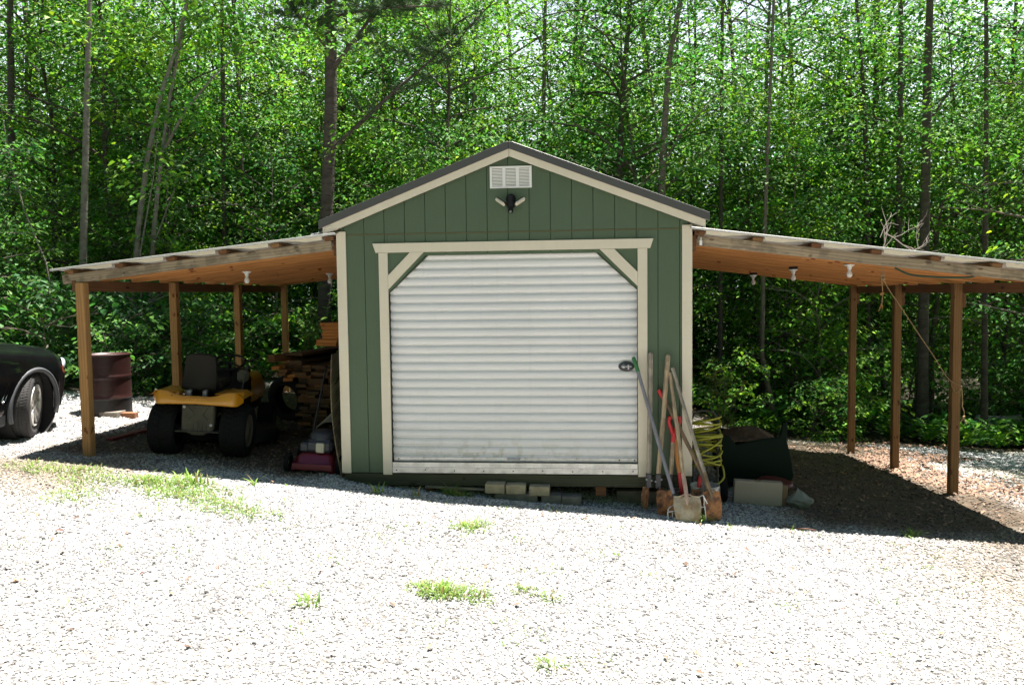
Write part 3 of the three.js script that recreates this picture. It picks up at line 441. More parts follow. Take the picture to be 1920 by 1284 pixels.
const kinds = {
  tall: [201, 202, 203].map((s) => makeTree(s, { H: 17, from: 0.30, limbs: 34, R: 2.6, r: 0.10, thin: true, leaves: 6000, leaf: 0.115, clump: 0.8, lean: 1.2, amp: 0.3, four: false })),
  mid: [211, 212, 213].map((s) => makeTree(s, { H: 9.5, from: 0.16, limbs: 30, R: 2.1, r: 0.07, leaves: 7000, leaf: 0.098, clump: 0.6, lean: 1.2, amp: 0.3, four: true })),
  low: [221, 222, 223].map((s) => makeTree(s, { H: 4.6, from: 0.08, limbs: 22, R: 1.35, r: 0.03, leaves: 3400, leaf: 0.095, clump: 0.44, lean: 0.8, amp: 0.16, four: true })),
  shrub: [231, 232].map((s) => makeTree(s, { H: 1.7, from: 0.08, limbs: 13, R: 0.8, r: 0.014, leaves: 1100, leaf: 0.105, clump: 0.26, lean: 0.5, amp: 0.12, four: true })),
};
function tree(name, label, category, kind, x, z, turn, sc, bark, group) {
  const k = kinds[kind][Math.floor(hash(x * 100, z * 100, 7) * kinds[kind].length)], t = thing(name, label, category, [x, gn(x, z), z], turn, group);
  t.scale.setScalar(sc);
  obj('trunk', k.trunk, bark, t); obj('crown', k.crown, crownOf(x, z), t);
  return t;
}
const taken = [], shown = [];
const free = (x, z, d) => taken.every(([a, b, e]) => Math.hypot(a - x, b - z) > Math.max(d, e * 0.6));
// trees whose trunks can be told apart, each along its own line
function ownTree(name, label, path, r0, r1, kind, crownAt, sc, bark, forks = []) {
  const [bx0, , bz0] = path[0], t = thing(name, label, 'tree', [bx0, gn(bx0, bz0), bz0]), y0 = gn(bx0, bz0);
  const pts = path.map(([x, y, z]) => V(x - bx0, y - y0, z - bz0)), n = pts.length; pts[0].y = -0.2;
  const g = [taper(pts, pts.map((_, i) => lerp(r0, r1, i / (n - 1)) * (i ? 1 : 1.3)), 12)];
  for (const [ps, ra, rb] of forks) g.push(taper(ps.map(([x, y, z]) => V(x - bx0, y - y0, z - bz0)), ps.map((_, i) => lerp(ra, rb, i / (ps.length - 1))), 8));
  obj('trunk', g, bark, t);
  if (kind) { const k = kinds[kind][Math.floor(hash(bx0 * 100, bz0 * 100, 7) * kinds[kind].length)]; const e = along(pts, crownAt); const c = obj('crown', k.crown, crownOf(bx0, bz0), t); c.position.set(e.x, crownAt * 0, e.z); c.scale.setScalar(sc); c.rotation.y = hash(bx0 * 10, 3, 3) * 6; }
  taken.push([bx0, bz0, 1.6]); shown.push([(path[3][0] - 0.7) / (7.47 - bz0), bz0]);
  return t;
}
ownTree('pale_tree', 'pale grey trunk rising straight left of the twin leaning trunks', [[-8.6, 0.4, -6], [-8.47, 0.42, -6], [-8.32, 2.53, -6], [-8.16, 4.7, -6], [-8.04, 6.3, -6], [-7.8, 11, -6.2], [-7.7, 16, -6.2]], 0.085, 0.02, 'tall', 0.9, 0.95, barkPale);
ownTree('twin_trunk_tree', 'tree with two pale leaning trunks behind the left lean-to', [[-7.85, 0.3, -6.5], [-7.78, 0.95, -6.5], [-7.553, 3.03, -6.5], [-7.32, 4.3, -6.5], [-7.02, 5.45, -6.5], [-6.68, 6.3, -6.5], [-6.0, 8.6, -6.5], [-5.6, 11, -6.4]], 0.062, 0.018, 'mid', 0.95, 1.15, barkPale, [
  [[[-7.7, 0.3, -6.62], [-7.517, 0.95, -6.6], [-7.3, 3.03, -6.6], [-7.16, 4, -6.6], [-6.92, 5.35, -6.6], [-6.6, 6.6, -6.6], [-6.2, 9, -6.5]], 0.058, 0.014], [[[-7.0, 4.5, -6.55], [-6.5, 5.15, -6.4], [-5.9, 5.7, -6.3], [-5.3, 6.1, -6.2]], 0.03, 0.008], [[[-7.35, 2.6, -6.55], [-7.0, 3.2, -6.4], [-6.7, 3.75, -6.3]], 0.018, 0.006]]);
ownTree('slim_tree', 'slim dark trunk between the twin pale trunks and the pine', [[-7.1, 0.2, -9], [-7.1, 0.8, -9], [-7.07, 3.2, -9], [-6.97, 7, -9], [-6.9, 11, -9], [-6.7, 16, -9]], 0.075, 0.02, 'tall', 0.9, 1, barkDark);
ownTree('tall_tree', 'dark trunk at the far left edge above the black car', [[-11.3, 0.5, -8], [-11.26, 1.3, -8], [-11.11, 5.2, -8], [-10.99, 7.9, -8], [-10.9, 12, -8], [-10.8, 17, -8]], 0.1, 0.03, 'tall', 0.9, 1.05, barkDark);
ownTree('grey_tree', 'slender grey trunk rising just right of the shed roof peak', [[-0.37, -0.3, -12], [-0.36, 2.4, -12], [-0.3, 5.2, -12], [-0.22, 8.3, -12], [-0.1, 12, -12], [0, 17, -12]], 0.075, 0.02, 'tall', 0.9, 1, barkMid);
ownTree('curved_tree', 'brown trunk curving up behind the right slope of the shed roof', [[2.25, -0.4, -9], [2.25, 1.2, -9], [2.27, 3.7, -9], [2.33, 4.9, -9], [2.43, 6.4, -9], [2.65, 7.6, -9], [3.0, 11, -9], [3.1, 16, -9]], 0.1, 0.025, 'tall', 0.9, 1, barkMid, [[[[2.33, 4.4, -9], [2.7, 5.0, -8.9], [3.2, 5.5, -8.8]], 0.03, 0.01]]);
ownTree('tall_tree', 'thickest dark trunk seen above the right lean-to roof', [[7.48, -1.2, -9], [7.477, 0, -9], [7.46, 3.25, -9], [7.46, 5.9, -9], [7.48, 7.4, -9], [7.6, 12, -9], [7.6, 17, -9]], 0.12, 0.035, 'tall', 0.9, 1.05, barkDark, [[[[7.46, 5.0, -9], [7.9, 5.7, -8.9], [8.5, 6.2, -8.8]], 0.035, 0.01]]);
ownTree('tall_tree', 'dark trunk close left of the thickest trunk on the right', [[7.44, -0.9, -10.2], [7.44, 0, -10.2], [7.42, 3.4, -10.2], [7.4, 7, -10.2], [7.3, 12, -10.2], [7.3, 16, -10.2]], 0.085, 0.025, 'tall', 0.9, 1, barkDark);
ownTree('slim_tree', 'slim trunk leaning slightly left above the dead branch', [[7.1, -0.9, -11], [7.1, 0, -11], [7.06, 3.1, -11], [6.95, 5.8, -11], [6.79, 7.6, -11], [6.5, 11, -11], [6.4, 16, -11]], 0.07, 0.02, 'tall', 0.9, 1, barkDark);
ownTree('slim_tree', 'slim dark trunk above the shed end of the right lean-to', [[3.64, -0.7, -10], [3.64, 1, -10], [3.642, 3.2, -10], [3.646, 5.1, -10], [3.66, 8, -10], [3.7, 12, -10], [3.7, 16, -10]], 0.06, 0.02, 'tall', 0.9, 1, barkDark);
ownTree('slim_tree', 'slender grey-brown trunk seen below the right lean-to above the green tub', [[4.55, -0.9, -8.5], [4.2, 0.5, -8.5], [4.22, 2.5, -8.5], [4.3, 5, -8.5], [4.4, 8, -8.5], [4.4, 13, -8.5]], 0.05, 0.02, 'tall', 0.95, 0.85, barkMid);
ownTree('slim_tree', 'slim trunk at the far right beyond the lean-to roof', [[8.3, -1.3, -8.2], [8.26, 1.1, -8.2], [8.2, 5, -8.2], [8.1, 9, -8.2], [8, 15, -8.2]], 0.06, 0.02, 'tall', 0.9, 0.9, barkDark);
{ // the pine
  const bx0 = -4.37, bz0 = -7.3, y0 = gn(bx0, bz0), r = rng(301), t = thing('pine_tree', 'tall pine with dark trunk rising behind the left slope of the shed roof', 'tree', [bx0, y0, bz0]), L = (x, y, z) => V(x - bx0, y - y0, z - bz0);
  const path = [L(-4.37, y0 - 0.2, -7.302), L(-4.338, 0.870, -7.302), L(-4.218, 3.340, -7.302), L(-4.080, 5.338, -7.302), L(-4.027, 7.317, -7.302), L(-3.925, 11.230, -7.302), L(-3.833, 16.780, -7.302)], g = [taper(path, [0.17, 0.135, 0.125, 0.115, 0.105, 0.08, 0.03], 14)], Lv = new Leaves(false);
  const tuft = (c, d) => { for (let k = 0; k < 34; k++) { const q = V(d.x + (r() - 0.5) * 1.7, d.y + (r() - 0.5) * 1.7, d.z + (r() - 0.5) * 1.7).normalize(), up = V(r() - 0.5, r() - 0.5, r() - 0.5).cross(q).normalize(), s = 0.13 + 0.06 * r(); Lv.add(c.x, c.y, c.z, q, up, s, 0.010, [0.035 + 0.03 * r(), 0.085 + 0.05 * r(), 0.03], 0, 0); } };
  const limbs = [[[-4.064, 4.524, -7.256], [-3.555, 4.894, -7.117], [-2.769, 5.523, -7.025], [-2.075, 6.050, -7.025], [-1.557, 6.531, -7.025]], [[-4.055, 5.957, -7.256], [-3.647, 6.374, -7.117], [-2.935, 7.160, -7.025], [-2.353, 7.715, -7.025]], [[-4.036, 6.327, -7.210], [-4.295, 6.651, -7.025], [-4.674, 7.095, -6.932], [-5.127, 7.530, -6.840]], [[-4.018, 6.975, -7.210], [-3.277, 6.882, -6.747], [-2.445, 6.790, -6.377], [-1.705, 6.697, -6.192]], [[-4.018, 7.715, -7.210], [-3.093, 7.807, -6.840], [-1.983, 7.715, -6.655], [-1.242, 7.530, -6.470]]];
  for (let k = 0; k < 18; k++) { const y = 8.5 + k * 0.5, a = k * 2.4, R = 4.7 - k * 0.2; limbs.push([0, 0.35, 0.7, 1].map((u) => [-3.95 + Math.cos(a) * R * u, y + R * 0.25 * u, -7.3 + Math.sin(a) * R * u])); }
    limbs.forEach((l, li) => {
    const p = l.map((q) => L(...q)), r0 = li < 3 ? [0.055, 0.05, 0.03][li] : 0.03; g.push(taper(p, p.map((_, i) => lerp(r0, 0.008, i / (p.length - 1))), 7, false));
    for (let k = 0; k < 26; k++) { const u = 0.3 + 0.7 * r(), c = along(p, u), a = r() * 6.283, len = (0.3 + 0.6 * r()) * (1.2 - u * 0.5), d = V(Math.cos(a), 0.25 + 0.3 * r() - 0.2, Math.sin(a)), e = c.clone().addScaledVector(d, len); g.push(taper([c, e], [0.008, 0.003], 4, false)); for (let q = 0; q < 5; q++) tuft(c.clone().lerp(e, 0.35 + 0.65 * q / 4), d); }
  });
  obj('trunk', g, barkDark, t); obj('crown', Lv.geo(), mat(1, 1, 1, 0.8, { vertexColors: true, transmission: 0.15, side: THREE.DoubleSide }), t); taken.push([bx0, bz0, 1.8]); shown.push([(-4.55 - 0.7) / (7.47 + 8.5), bz0 - 2.5]);
}
{ // thin pale bare stems on the left
  const stem = (label, pts, r0) => { const t = thing('bare_sapling', label, 'sapling', pts[0]); const p = pts.map((q) => V(q[0] - pts[0][0], q[1] - pts[0][1], q[2] - pts[0][2])); obj('trunk', taper(p, p.map((_, i) => lerp(r0, 0.006, i / (p.length - 1))), 7), barkPale, t); };
  stem('thin bare stem curving up left of the straight pale trunk', [[-8.5, gn(-8.5, -5.6), -5.6], [-8.75, 2.4, -5.6], [-9.1, 3.3, -5.6], [-9.35, 4.3, -5.6], [-9.45, 5.2, -5.6]], 0.022);
  stem('thin bare stem forking beside the foot of the twin leaning trunks', [[-7.4, gn(-7.4, -6.2), -6.2], [-7.35, 2.6, -6.2], [-7.05, 3.9, -6.2], [-6.9, 4.9, -6.2]], 0.02);
}
// the rest of the wood: many alike trees and saplings
{
  const r = rng(404);
  const groups = { tall: ['broadleaf_tree', 'slender tall broadleaf tree', 'tree', 'slender tall trees'], mid: ['understory_tree', 'leafy small tree', 'tree', 'leafy small trees'], low: ['leafy_sapling', 'thin leafy sapling', 'sapling', 'thin leafy saplings'], shrub: ['leafy_shrub', 'low leafy shrub', 'shrub', 'low leafy shrubs'] };
  const inside = (x, z, m) => { // the wooded part of the ground
    if (m < 0) return x < -5.3 && z < -3.5;
    if (z > -6.3 - m && x > -6.3 && x < 6.4) return false; if (x <= -6.3 && x > -8.6 - m && z > -5.2 - m) return false; if (x >= 6.4 && z > -8.0 - m && x < 10.5 + m) return false; if (z > -1.5) return false; return true;
  };
  const seen = (x, z) => { const d = 7.47 - z; return x > 0.7 - d * 0.88 && x < 0.7 + d * 0.66; };
  const scatter = (kind, n, x0, x1, z0, z1, gap, m, s0, s1) => {
    let made = 0;
    for (let k = 0; k < n * 40 && made < n; k++) {
      const x = lerp(x0, x1, r()), z = lerp(z0, z1, r()); if (!inside(x, z, m) || !free(x, z, gap) || !seen(x, z)) continue;
      const dd = 7.47 - z, mm = { tall: 1.3, mid: 1.25, low: 0.75, shrub: 0 }[kind] / dd; if ((kind === 'low' || kind === 'shrub') && x > 1.5 && z > -8.5 && hash(x * 77, z * 77, 3) < 0.8) continue; if (shown.some(([a, b]) => z > b - 0.8 && Math.abs((x - 0.7) / dd - a) < mm)) continue;
      const [nm, lb, ct, gr] = groups[kind], px = (x - 0.7) / (7.47 - z) + 0.093, where = px < -0.42 ? ' far left above the car' : px < -0.2 ? ' behind the left lean-to' : px < 0.27 ? ' straight behind the shed' : ' behind the right lean-to', deep = z < -14 ? ' deep in the woods' : z < -9.5 ? ' among the woods' : ' at the front of the woods';
      tree(nm, lb + deep + where, ct, kind, x, z, r() * 6.28, lerp(s0, s1, r()), r() < 0.25 ? barkPale : r() < 0.5 ? barkMid : barkDark, gr + deep + where); taken.push([x, z, gap]); made++;
    }
  };
  scatter('tall', 42, -21, 16, -24, -6.5, 1.7, 1.2, 0.8, 1.12);
  scatter('mid', 50, -16, 13, -17, -5.2, 0.95, 0.5, 0.7, 1.1);
  scatter('low', 36, -13, 11, -12, -4.6, 0.6, 0.1, 0.65, 1.2);
  scatter('mid', 2, -10.5, -8.6, -5.4, -3.9, 1.2, -1, 0.7, 0.9); scatter('low', 4, -10, -5.6, -5.6, -4.0, 0.7, -1, 0.5, 0.8); scatter('shrub', 15, -10, -5.4, -5.6, -3.5, 0.4, -1, 0.6, 1.2);
  scatter('shrub', 44, -12, 10.5, -10.5, -4.4, 0.35, 0, 0.6, 1.25);
}
for (const [x, z, k, sc, lb] of [[8.9, -4.4, 'mid', 1.1, 'leafy tree reaching in at the right edge above the lean-to'], [9.7, -2.6, 'tall', 0.8, 'taller tree shading the gravel beyond the right lean-to'], [9.0, -6.3, 'mid', 1.0, 'small tree at the right edge in front of the pale pallet']]) tree(k === 'tall' ? 'broadleaf_tree' : 'understory_tree', lb, 'tree', k, x, z, x * 3, sc, barkMid);
{ // farther woods and an added light-blocking ring, one mass
  const r = rng(505), h = new THREE.Group(); h.name = 'far_woods_and_ring'; tag(h, 'mass of green woodland filling the distance, plus an unseen ring added to block low sky light', 'woods', null, 'stuff'); scene.add(h);
  kinds.tall.slice(0, 2).forEach((k, q) => {
    const at = []; for (let i = 0; i < 400 && at.length < 38; i++) { const x = lerp(-46, 38, r()), z = lerp(-52, -23, r()); if (x < 0.7 - (7.47 - z) * 0.9 || x > 0.7 + (7.47 - z) * 0.7) continue; at.push([x, gn(x, z) - 0.3, z, r() * 6.28, 0.85 + 0.45 * r()]); }
    for (let i = 0; i < 46; i++) { const a = lerp(-0.35, Math.PI + 0.35, (i + r()) / 46), R = lerp(17, 30, r()); at.push([0.7 + Math.cos(a) * R, gn(0, 10) - 0.3, 5 + Math.sin(a) * R, r() * 6.28, 0.9 + 0.5 * r()]); }   // unseen tree ring, added to block low sky from behind the camera
    for (const [n, g, m] of [['far_trunks', k.trunk, barkDark], ['far_crowns', k.crown, leafMat]]) { const im = new THREE.InstancedMesh(g, m, at.length); im.name = n; at.forEach(([x, y, z, a, s], i) => im.setMatrixAt(i, _m.compose(V(x, y, z), _q.setFromEuler(new THREE.Euler(0, a, 0)), V(s, s, s)))); im.castShadow = im.receiveShadow = true; h.add(im); }
  });
  const s = kinds.low[0], at = []; for (let i = 0; i < 2500 && at.length < 330; i++) { const x = lerp(-32, 26, r()), z = lerp(-34, -12, r()); if (x < 0.7 - (7.47 - z) * 0.9 || x > 0.7 + (7.47 - z) * 0.7) continue; at.push([x, gn(x, z) - 0.2, z, r() * 6.28, 0.9 + 0.8 * r()]); }
  for (let i = 0; i < 130; i++) { const a = lerp(-0.3, Math.PI + 0.3, (i + r()) / 130), R = lerp(15, 22, r()); at.push([0.7 + Math.cos(a) * R, gn(0, 10) - 0.2, 5 + Math.sin(a) * R, r() * 6.28, 1.0 + 1.1 * r()]); }  // saplings added to the unseen ring, blocking sky light lower down
  const im = new THREE.InstancedMesh(s.crown, leafMat, at.length); im.name = 'far_saplings'; at.forEach(([x, y, z, a, c], i) => im.setMatrixAt(i, _m.compose(V(x, y, z), _q.setFromEuler(new THREE.Euler(0, a, 0)), V(c, c, c)))); h.add(im);
}
// ---------------------------------------------------------------- under and beside the left lean-to
function wheelGeo(R, W, tread) { // lathe about y, laid along x later
  const h = W / 2, p = [[R * 0.62, -h * 0.82], [R * 0.8, -h], [R * 0.93, -h * 0.96], [R * 0.985, -h * 0.78]];
  const n = tread; for (let k = 0; k < n; k++) { const a = lerp(-0.74, 0.74, k / n) * h, b = lerp(-0.74, 0.74, (k + 0.75) / n) * h, c = lerp(-0.74, 0.74, (k + 1) / n) * h; p.push([R, a], [R, b], [R * 0.975, b + 0.001], [R * 0.975, c - 0.001]); }
  p.push([R * 0.985, h * 0.78], [R * 0.93, h * 0.96], [R * 0.8, h], [R * 0.62, h * 0.82]);
  return tf(lathe(p, 40), [0, 0, 0], [0, 0, Math.PI / 2]);
}
{ // black car, front half in view
  const t = thing('parked_car', 'black car parked at the left edge with its front wheel turned', 'car', [-6.28, gh(-6.28, 0) - 0.005, -0.53]); t.rotation.z = -0.078; t.rotation.y = 0.03;
  const key = (tab, z) => { if (z <= tab[0][0]) return tab[0][1]; for (let i = 1; i < tab.length; i++) if (z <= tab[i][0]) { const f = (z - tab[i - 1][0]) / (tab[i][0] - tab[i - 1][0]); return lerp(tab[i - 1][1], tab[i][1], f * f * (3 - 2 * f) * 0.5 + f * 0.5); } return tab[tab.length - 1][1]; };
  const hcT = [[-0.9, 0.58], [-0.87, 0.76], [-0.8, 0.85], [-0.6, 0.925], [-0.3, 0.985], [0.2, 1.05], [0.7, 1.10], [1.2, 1.10], [3.4, 1.08], [3.8, 1.0], [3.95, 0.7]], wT = [[-0.9, 0.50], [-0.86, 0.62], [-0.77, 0.75], [-0.6, 0.865], [-0.4, 0.93], [0, 0.952], [3.2, 0.955], [3.7, 0.9], [3.95, 0.6]];
  const wheels = [0, 2.93], Ra = 0.40;
  const sect = (a, z, out = 0) => {
    const hc = key(hcT, z), w = key(wT, z) + out, hs = hc - 0.05;
    let yb = z < -0.8 ? 0.34 : 0.27; for (const q of wheels) { const d = Math.abs(z - q); if (d < Ra) yb = Math.max(yb, 0.35 + Math.sqrt(Ra * Ra - d * d)); }
    const cp = [[0, hc], [0.3 * w, hc - 0.004], [0.6 * w, hc - 0.012], [0.78 * w, hc - 0.02], [0.87 * w, hs - 0.012], [0.94 * w, hs - 0.05], [0.975 * w, hs - 0.12], [0.985 * w, Math.min(0.80, hs - 0.16)], [w, Math.min(0.70, hs - 0.2)], [w, 0.55], [0.985 * w, 0.42], [0.955 * w, 0.27]];
    const f = clamp(a, 0, 1) * (cp.length - 1), i = Math.min(cp.length - 2, Math.floor(f)), k = f - i;
    let x = lerp(cp[i][0], cp[i + 1][0], k), y = lerp(cp[i][1], cp[i + 1][1], k);
    return V(x, Math.max(y, Math.min(yb, hs - 0.02)), z);
  };
  const zs = []; for (let z = -0.9; z < -0.401; z += 0.025) zs.push(z); for (let z = -0.4; z <= 0.401; z += 0.02) zs.push(z); for (let z = 0.5; z < 2.5; z += 0.15) zs.push(z); for (let z = 2.52; z <= 3.35; z += 0.03) zs.push(z); for (let z = 3.45; z <= 3.951; z += 0.05) zs.push(z);
  obj('body', solid((u, v) => { const f = v * (zs.length - 1), i = Math.min(zs.length - 2, Math.floor(f)), z = lerp(zs[i], zs[i + 1], f - i), s = 2 * u - 1, p = sect(Math.abs(s), z); p.x *= Math.sign(s) || 1; return p; }, 56, zs.length - 1, 0.012), M.carPaint, t);
  obj('nose', extr([[-0.4, 0.25], [0.4, 0.25], [0.5, 0.4], [0.45, 0.66], [-0.45, 0.66], [-0.5, 0.4]], 0.06, 0.02).translate(0, 0, -0.9), M.carPaint, t);
  const kid = [bx(-0.3, -0.03, 0.56, 0.8, -0.93, -0.88, 0.02), bx(0.03, 0.3, 0.56, 0.8, -0.93, -0.88, 0.02)]; obj('grille', kid, M.chrome, t);
  // cabin
  const roof = [[0.72, 1.08], [1.55, 1.66], [2.2, 1.72], [3.2, 1.66], [3.75, 1.1]];
  obj('windscreen', solid((u, v) => { const z = lerp(0.70, 1.5, v), y = lerp(1.08, 1.63, v), w = lerp(0.74, 0.60, v), x = (2 * u - 1) * w; return V(x, y + 0.04 * (1 - (2 * u - 1) ** 2), z - 0.08 * (1 - (2 * u - 1) ** 2)); }, 12, 6, 0.006), M.glassDark, t);
  obj('roof', solid((u, v) => { const z = lerp(1.5, 3.3, v), x = (2 * u - 1) * 0.62; return V(x, 1.65 + 0.07 * Math.sin(Math.PI * v) - 0.05 * (2 * u - 1) ** 2, z); }, 12, 8, 0.02), M.carPaint, t);
  for (const s of [-1, 1]) { obj('side_window', solid((u, v) => { const z = lerp(lerp(0.85, 3.7, u), lerp(1.5, 3.3, u), v); return V(s * lerp(0.88, 0.62, v), lerp(1.06, 1.62, v), z); }, 10, 5, 0.008), M.glassDark, t); }
  obj('rear_window', solid((u, v) => V((2 * u - 1) * lerp(0.8, 0.6, v), lerp(1.06, 1.62, v), lerp(3.75, 3.3, v)), 6, 4, 0.006), M.glassDark, t);
  for (const s of [-1, 1]) for (const q of wheels) {
    const pts = []; for (let k = 0; k <= 20; k++) { const a = lerp(-0.32, Math.PI + 0.32, k / 20), z = q - Math.cos(a) * (Ra + 0.005), y = 0.35 + Math.sin(a) * (Ra + 0.005); pts.push([s * (key(wT, z) - 0.004), y, z]); }
    obj('arch_trim', tube(pts, 0.026, 60, 8), M.carTrim, t);
    obj('wheel_well', tf(new THREE.CylinderGeometry(Ra - 0.002, Ra - 0.002, 0.5, 32, 1, true), [s * 0.68, 0.35, q], [0, 0, Math.PI / 2]), mat(0.02, 0.02, 0.02, 0.9, { side: THREE.DoubleSide }), t);
    const w = new THREE.Group(); w.name = 'wheel'; w.position.set(s * 0.80, 0.358, q); w.rotation.y = q === 0 ? 0.40 : 0; t.add(w);
    obj('tyre', wheelGeo(0.358, 0.27, 6), mat(0.05, 0.048, 0.047, 0.9, { bumpMap: T.mottleB, bumpScale: 0.002 }), w);
    const lugs = []; for (let k = 0; k < 72; k++) for (const e of [-1, 0, 1]) lugs.push(tf(cbox(0.07, 0.006, 0.02, 0.001), [e * 0.085, 0.3565, 0], [0, 0.3 * (e || 0.4), 0]).applyMatrix4(new THREE.Matrix4().makeRotationX((k + e * 0.3) / 72 * 6.283)));
    obj('tread', lugs, mat(0.05, 0.048, 0.047, 0.9), w);
    const f = s * 0.118, rimG = [tf(lathe([[0.225, -0.03], [0.235, 0.012], [0.222, 0.018], [0.215, 0.0], [0.21, -0.10]], 36), [f, 0, 0], [0, 0, -s * Math.PI / 2])];
    for (let k = 0; k < 5; k++) for (const e of [-0.16, 0.16]) { const a = k * 1.2566 + e, b = k * 1.2566 + e * 1.5; rimG.push(beam(V(f - s * 0.012, Math.cos(a) * 0.035, Math.sin(a) * 0.035), V(f - s * 0.004, Math.cos(b) * 0.22, Math.sin(b) * 0.22), 0.024, 0.034, 0.005, V(1, 0, 0))); }
    rimG.push(tf(lathe([[0, 0.012], [0.04, 0.01], [0.055, -0.01]], 20), [f, 0, 0], [0, 0, -s * Math.PI / 2])); obj('rim', rimG, M.rim, w);
    obj('brake_disc', tf(new THREE.CylinderGeometry(0.17, 0.17, 0.02, 28), [s * 0.02, 0, 0], [0, 0, Math.PI / 2]), M.darkSteel, w);
  }
  for (const s of [-1, 1]) {
    obj('headlight', tf(new THREE.SphereGeometry(1, 24, 16), [s * 0.775, 0.735, -0.655], [0.2, s * 0.45, s * -0.35], [0.062, 0.085, 0.16]), M.lens, t);
    obj('side_reflector', solid((u, v) => { const z = lerp(-0.64, -0.49, v), yy = lerp(0.60, 0.77, v), p = sect(0.75, z, 0.008); return V(s * (p.x + 0.004), yy - 0.02 + 0.05 * u, z + 0.0); }, 3, 6, 0.004), M.amber, t);
    obj('fender_vent', tube([[s * 0.957, 0.60, 0.44], [s * 0.957, 0.47, 0.50], [s * 0.957, 0.46, 0.53], [s * 0.957, 0.62, 0.47], [s * 0.957, 0.66, 0.43]], 0.008, 30, 6, true), M.chrome, t);
    obj('rocker', bx(s > 0 ? 0.80 : -0.93, s > 0 ? 0.93 : -0.80, 0.2, 0.36, 0.42, 2.5, 0.02), M.carTrim, t);
    const mir = obj('mirror', tf(new THREE.SphereGeometry(0.1, 16, 12), [s * 1.0, 1.1, 1.0], [0, 0, 0], [1.2, 0.8, 0.6]), M.carPaint, t);
  }
  obj('underbody', bx(-0.7, 0.7, 0.22, 0.4, -0.75, 3.6, 0.03), M.black, t);
}
{ // drum
  const x = -5.52, z = -2.2, t = thing('oil_drum', 'rusty brown steel drum with a blackened lower third', 'drum', [x, 0.245, z]), R = 0.285;
  const wall = (a, b) => { const p = []; for (let k = 0; k <= 30; k++) { const y = lerp(a, b, k / 30); let r = R; for (const h of [0.235, 0.50]) r += 0.011 * Math.exp(-(((y - h) / 0.012) ** 2)); p.push([r, y]); } return lathe(p, 48); };
  obj('shell', [wall(0.228, 0.77), lathe([[R, 0.77], [R + 0.006, 0.775], [R + 0.006, 0.79], [R - 0.006, 0.79], [R - 0.01, 0.765], [0, 0.765]], 48)], M.drum, t);
  obj('burnt_base', [wall(0, 0.227), lathe([[R + 0.005, 0], [R + 0.005, 0.018], [R, 0.02]], 48), tf(new THREE.CircleGeometry(R, 40), [0, 0.002, 0], [Math.PI / 2, 0, 0])], M.drumBlack, t);
  const b = thing('concrete_block', 'pale grey concrete block propping up the steel drum', 'block', [-5.36, gn(-5.36, -2.02), -2.02]); obj('block', cbox(0.26, 0.12, 0.2, 0.006).translate(0, 0.012, 0), M.paverGrey, b);
  const c = thing('concrete_block', 'second block under the back of the steel drum', 'block', [-5.64, gn(-5.64, -2.3), -2.34]); obj('block', cbox(0.24, 0.12, 0.2, 0.006).translate(0, 0.0, 0), M.paverGrey, c);
  const d = thing('clay_brick', 'brown brick lying beside the steel drum', 'brick', [-5.14, gn(-5.14, -2.02), -2.05]); obj('brick', cbox(0.19, 0.075, 0.1, 0.006).translate(0, 0.034, 0), mat(0.3, 0.14, 0.07, 0.95, { map: T.mottle }), d);
}
